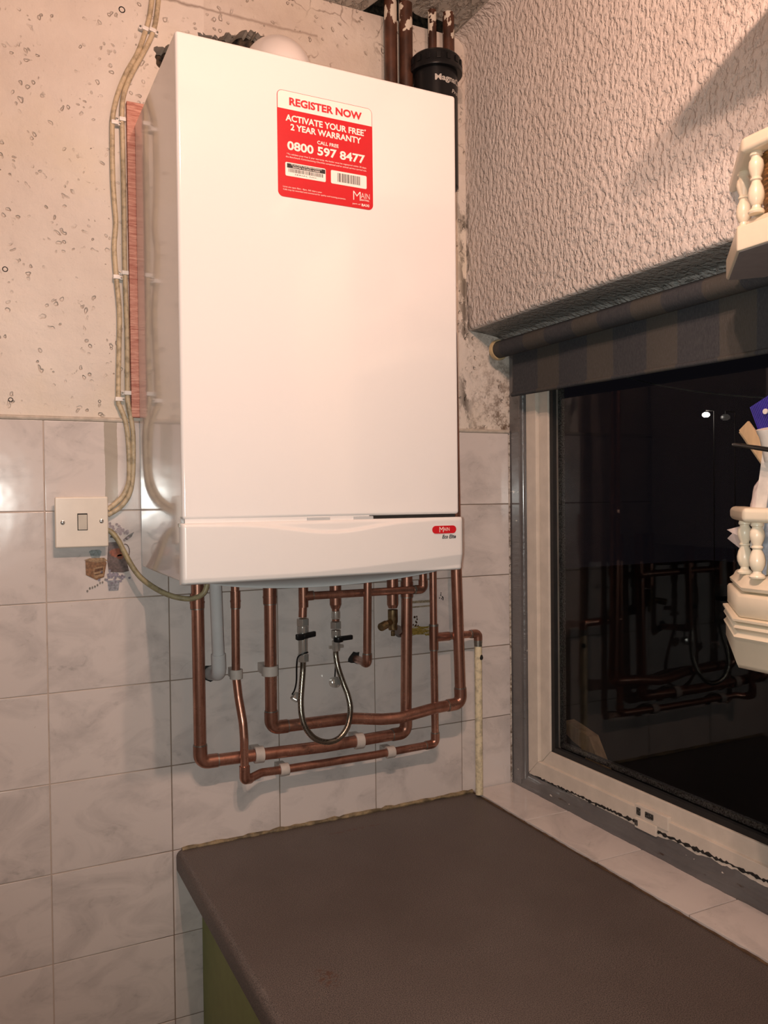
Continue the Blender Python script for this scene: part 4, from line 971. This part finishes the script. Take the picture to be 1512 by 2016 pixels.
# things on the lower shelf
def crumple(c, rx, ry, rz, seed, amp=.25, sub=4):
    bm = bmesh.new(); bmesh.ops.create_icosphere(bm, subdivisions=sub, radius=1); V = []
    for v in bm.verts:
        n_ = noise.noise(v.co*1.3+Vector((seed, 0, 0)))+abs(noise.noise(v.co*3.1+Vector((0, seed, 0))))*.9+abs(noise.noise(v.co*7+Vector((0, seed, 3))))*.35
        p = v.co*(1+amp*(n_-.4)); V.append(Vector((c[0]+p.x*rx, c[1]+p.y*ry, c[2]+p.z*rz)))
    bm.verts.index_update(); F = [tuple(v.index for v in f.verts) for f in bm.faces]; bm.free(); return V, F
b1 = WX(1505, 960, -.045)
tag(mk('plastic_bag', crumple((-.036, b1.y-.008, .604), .021, .030, .062, 3.3, .20), M['bag'], origin=(-.04, b1.y, .53), angle=180), 'crumpled pinkish white plastic bag standing tall on the lower shelf', 'bag')
b2 = WX(1446, 1058, -.02)
def tuft():
    a = WX(1430, 1043, -.02); b = WX(1431, 1060, -.02); c = WX(1460, 1035, -.035); d = WX(1456, 1080, -.03); e = WX(1470, 1062, -.05); m = WX(1441, 1050, -.03)
    t_ = Vector((.012, .004, 0))
    V = [a, m, b, d, e, c]; V2 = [p+t_ for p in V]
    F = [(0, 1, 5), (1, 2, 3), (1, 3, 4), (1, 4, 5)]
    F = F+[tuple(i+6 for i in reversed(f)) for f in F]+[(0, 5, 11, 6), (5, 4, 10, 11), (4, 3, 9, 10), (3, 2, 8, 9), (2, 1, 7, 8), (1, 0, 6, 7)]
    return V+V2, F
tag(mk('plastic_wrapper', tuft(), M['bag'], smooth=False, bevel=.001, origin=b2), 'crumpled whitish wrapper poking out left between the lower spindles', 'wrapper')
p0, p1 = WX(1465, 838, -.035), WX(1512, 905, -.035); dr = (p1-p0).normalized()
n0 = Vector((1, 0, 0)); bt = dr.cross(n0).normalized(); L = .19
tag(mk('wooden_ruler', J(obox(p0+dr*(L/2), dr, n0, bt, L, .004, .018), obox(p0+dr*(L/2)+n0*.003-bt*.004, dr, n0, bt, L, .003, .018)), M['wood'], bevel=.0008, origin=p0+dr*L), 'pale flat wooden stick leaning out behind the plastic bag', 'stick')
q0, q1 = WX(1443, 875, -.085), WX(1520, 886, -.085); dq = (q1-q0).normalized()
tag(mk('black_rod', tube([q0, q0+dq*.004, q0+dq*.02, q0+dq*.16], [.0022, .0030, .0026, .0046], 12), M['gloss'], origin=q0+dq*.15), 'glossy black rod pointing left across the wooden stick', 'rod')
e = [WX(1476, 802, -.03), WX(1516, 776, -.03), WX(1530, 840, -.03), WX(1500, 868, -.03)]
bl = root('blue_holder', WX(1512, 860, -.03), 'dark blue ribbed plastic sheet with a small hole beside the blind', 'plastic sheet')
ex = (e[1]-e[0]); ez = (e[3]-e[0]); VFb = [prism([e[0]+ex*(k/14)+Vector((0, 0, 0)), e[0]+ex*((k+.6)/14), e[0]+ex*((k+.6)/14)+ez, e[0]+ex*(k/14)+ez], (.004, 0, 0)) for k in range(14)]
mk('ribs', J(*VFb), M['blue'], bl)
mk('sheet', prism([v+Vector((.0015, 0, 0)) for v in (e[0], e[1], e[1]+ez, e[3])], (.003, 0, 0)), M['blue'], bl)
hc = WX(1507, 810, -.032)
mk('hang_slot', J(lathe(hc, [(.0035, -.001), (.0035, .001)], 'x', 16)), M['paper'], bl)
tag(mk('white_cup', lathe(WX(1526, 874, -.06)-Vector((0, 0, .02)), [(.012, 0), (.014, .03), (.016, .036), (.0165, .040), (.012, .040)], Vector((-.2, 0, 1)), 24), M['paper'], origin=WX(1512, 875, -.06)), 'white rounded cup rim at the right edge under the blue sheet', 'cup')
for i, (px, py, w_, h_, tl, m_, lb_) in enumerate([(1500, 985, .016, .12, .16, 'paper', 'off white folded paper standing in front of the plastic bag'), (1509, 1030, .014, .16, .12, 'card', 'blue and white card strip standing behind the spindles'), (1517, 1075, .030, .10, -.1, 'tan', 'tan card standing on the lower shelf at the right edge')]):
    c = WX(px, py, -.066+.010*i); up_ = Vector((0, -tl, 1)).normalized()
    hh = c.z-.525; 
    tag(mk('standing_paper', obox(c+up_*(h_/2-hh*.95 if False else 0)+Vector((0, 0, 0)), Vector((0, 1, 0)).cross(up_).normalized(), Vector((0, 1, 0)), up_, .0015, w_, min(h_, 2*hh)), M[m_], bevel=.0003, origin=(c.x, c.y, .525)), lb_, 'paper')
# basket on the upper shelf
kb = Vector((-.041, -.803, .9625))
wk = root('wicker_basket', kb, 'orange brown basket on the upper shelf behind the spindles', 'basket')
pr = []
for k in range(13): z_ = k*.0055; pr += [(.030+.0007*k, z_), (.032+.0007*k, z_+.0027)]
mk('basket_body', lathe(kb, pr+[(.036, .070), (.030, .070), (.026, .01)], seg=36), M['basket'], wk)
mk('basket_rim', tube([kb+Vector((.0385*math.cos(2*PI*k/36), .0385*math.sin(2*PI*k/36), .0715)) for k in range(37)], .0028, 8), M['basket'], wk)
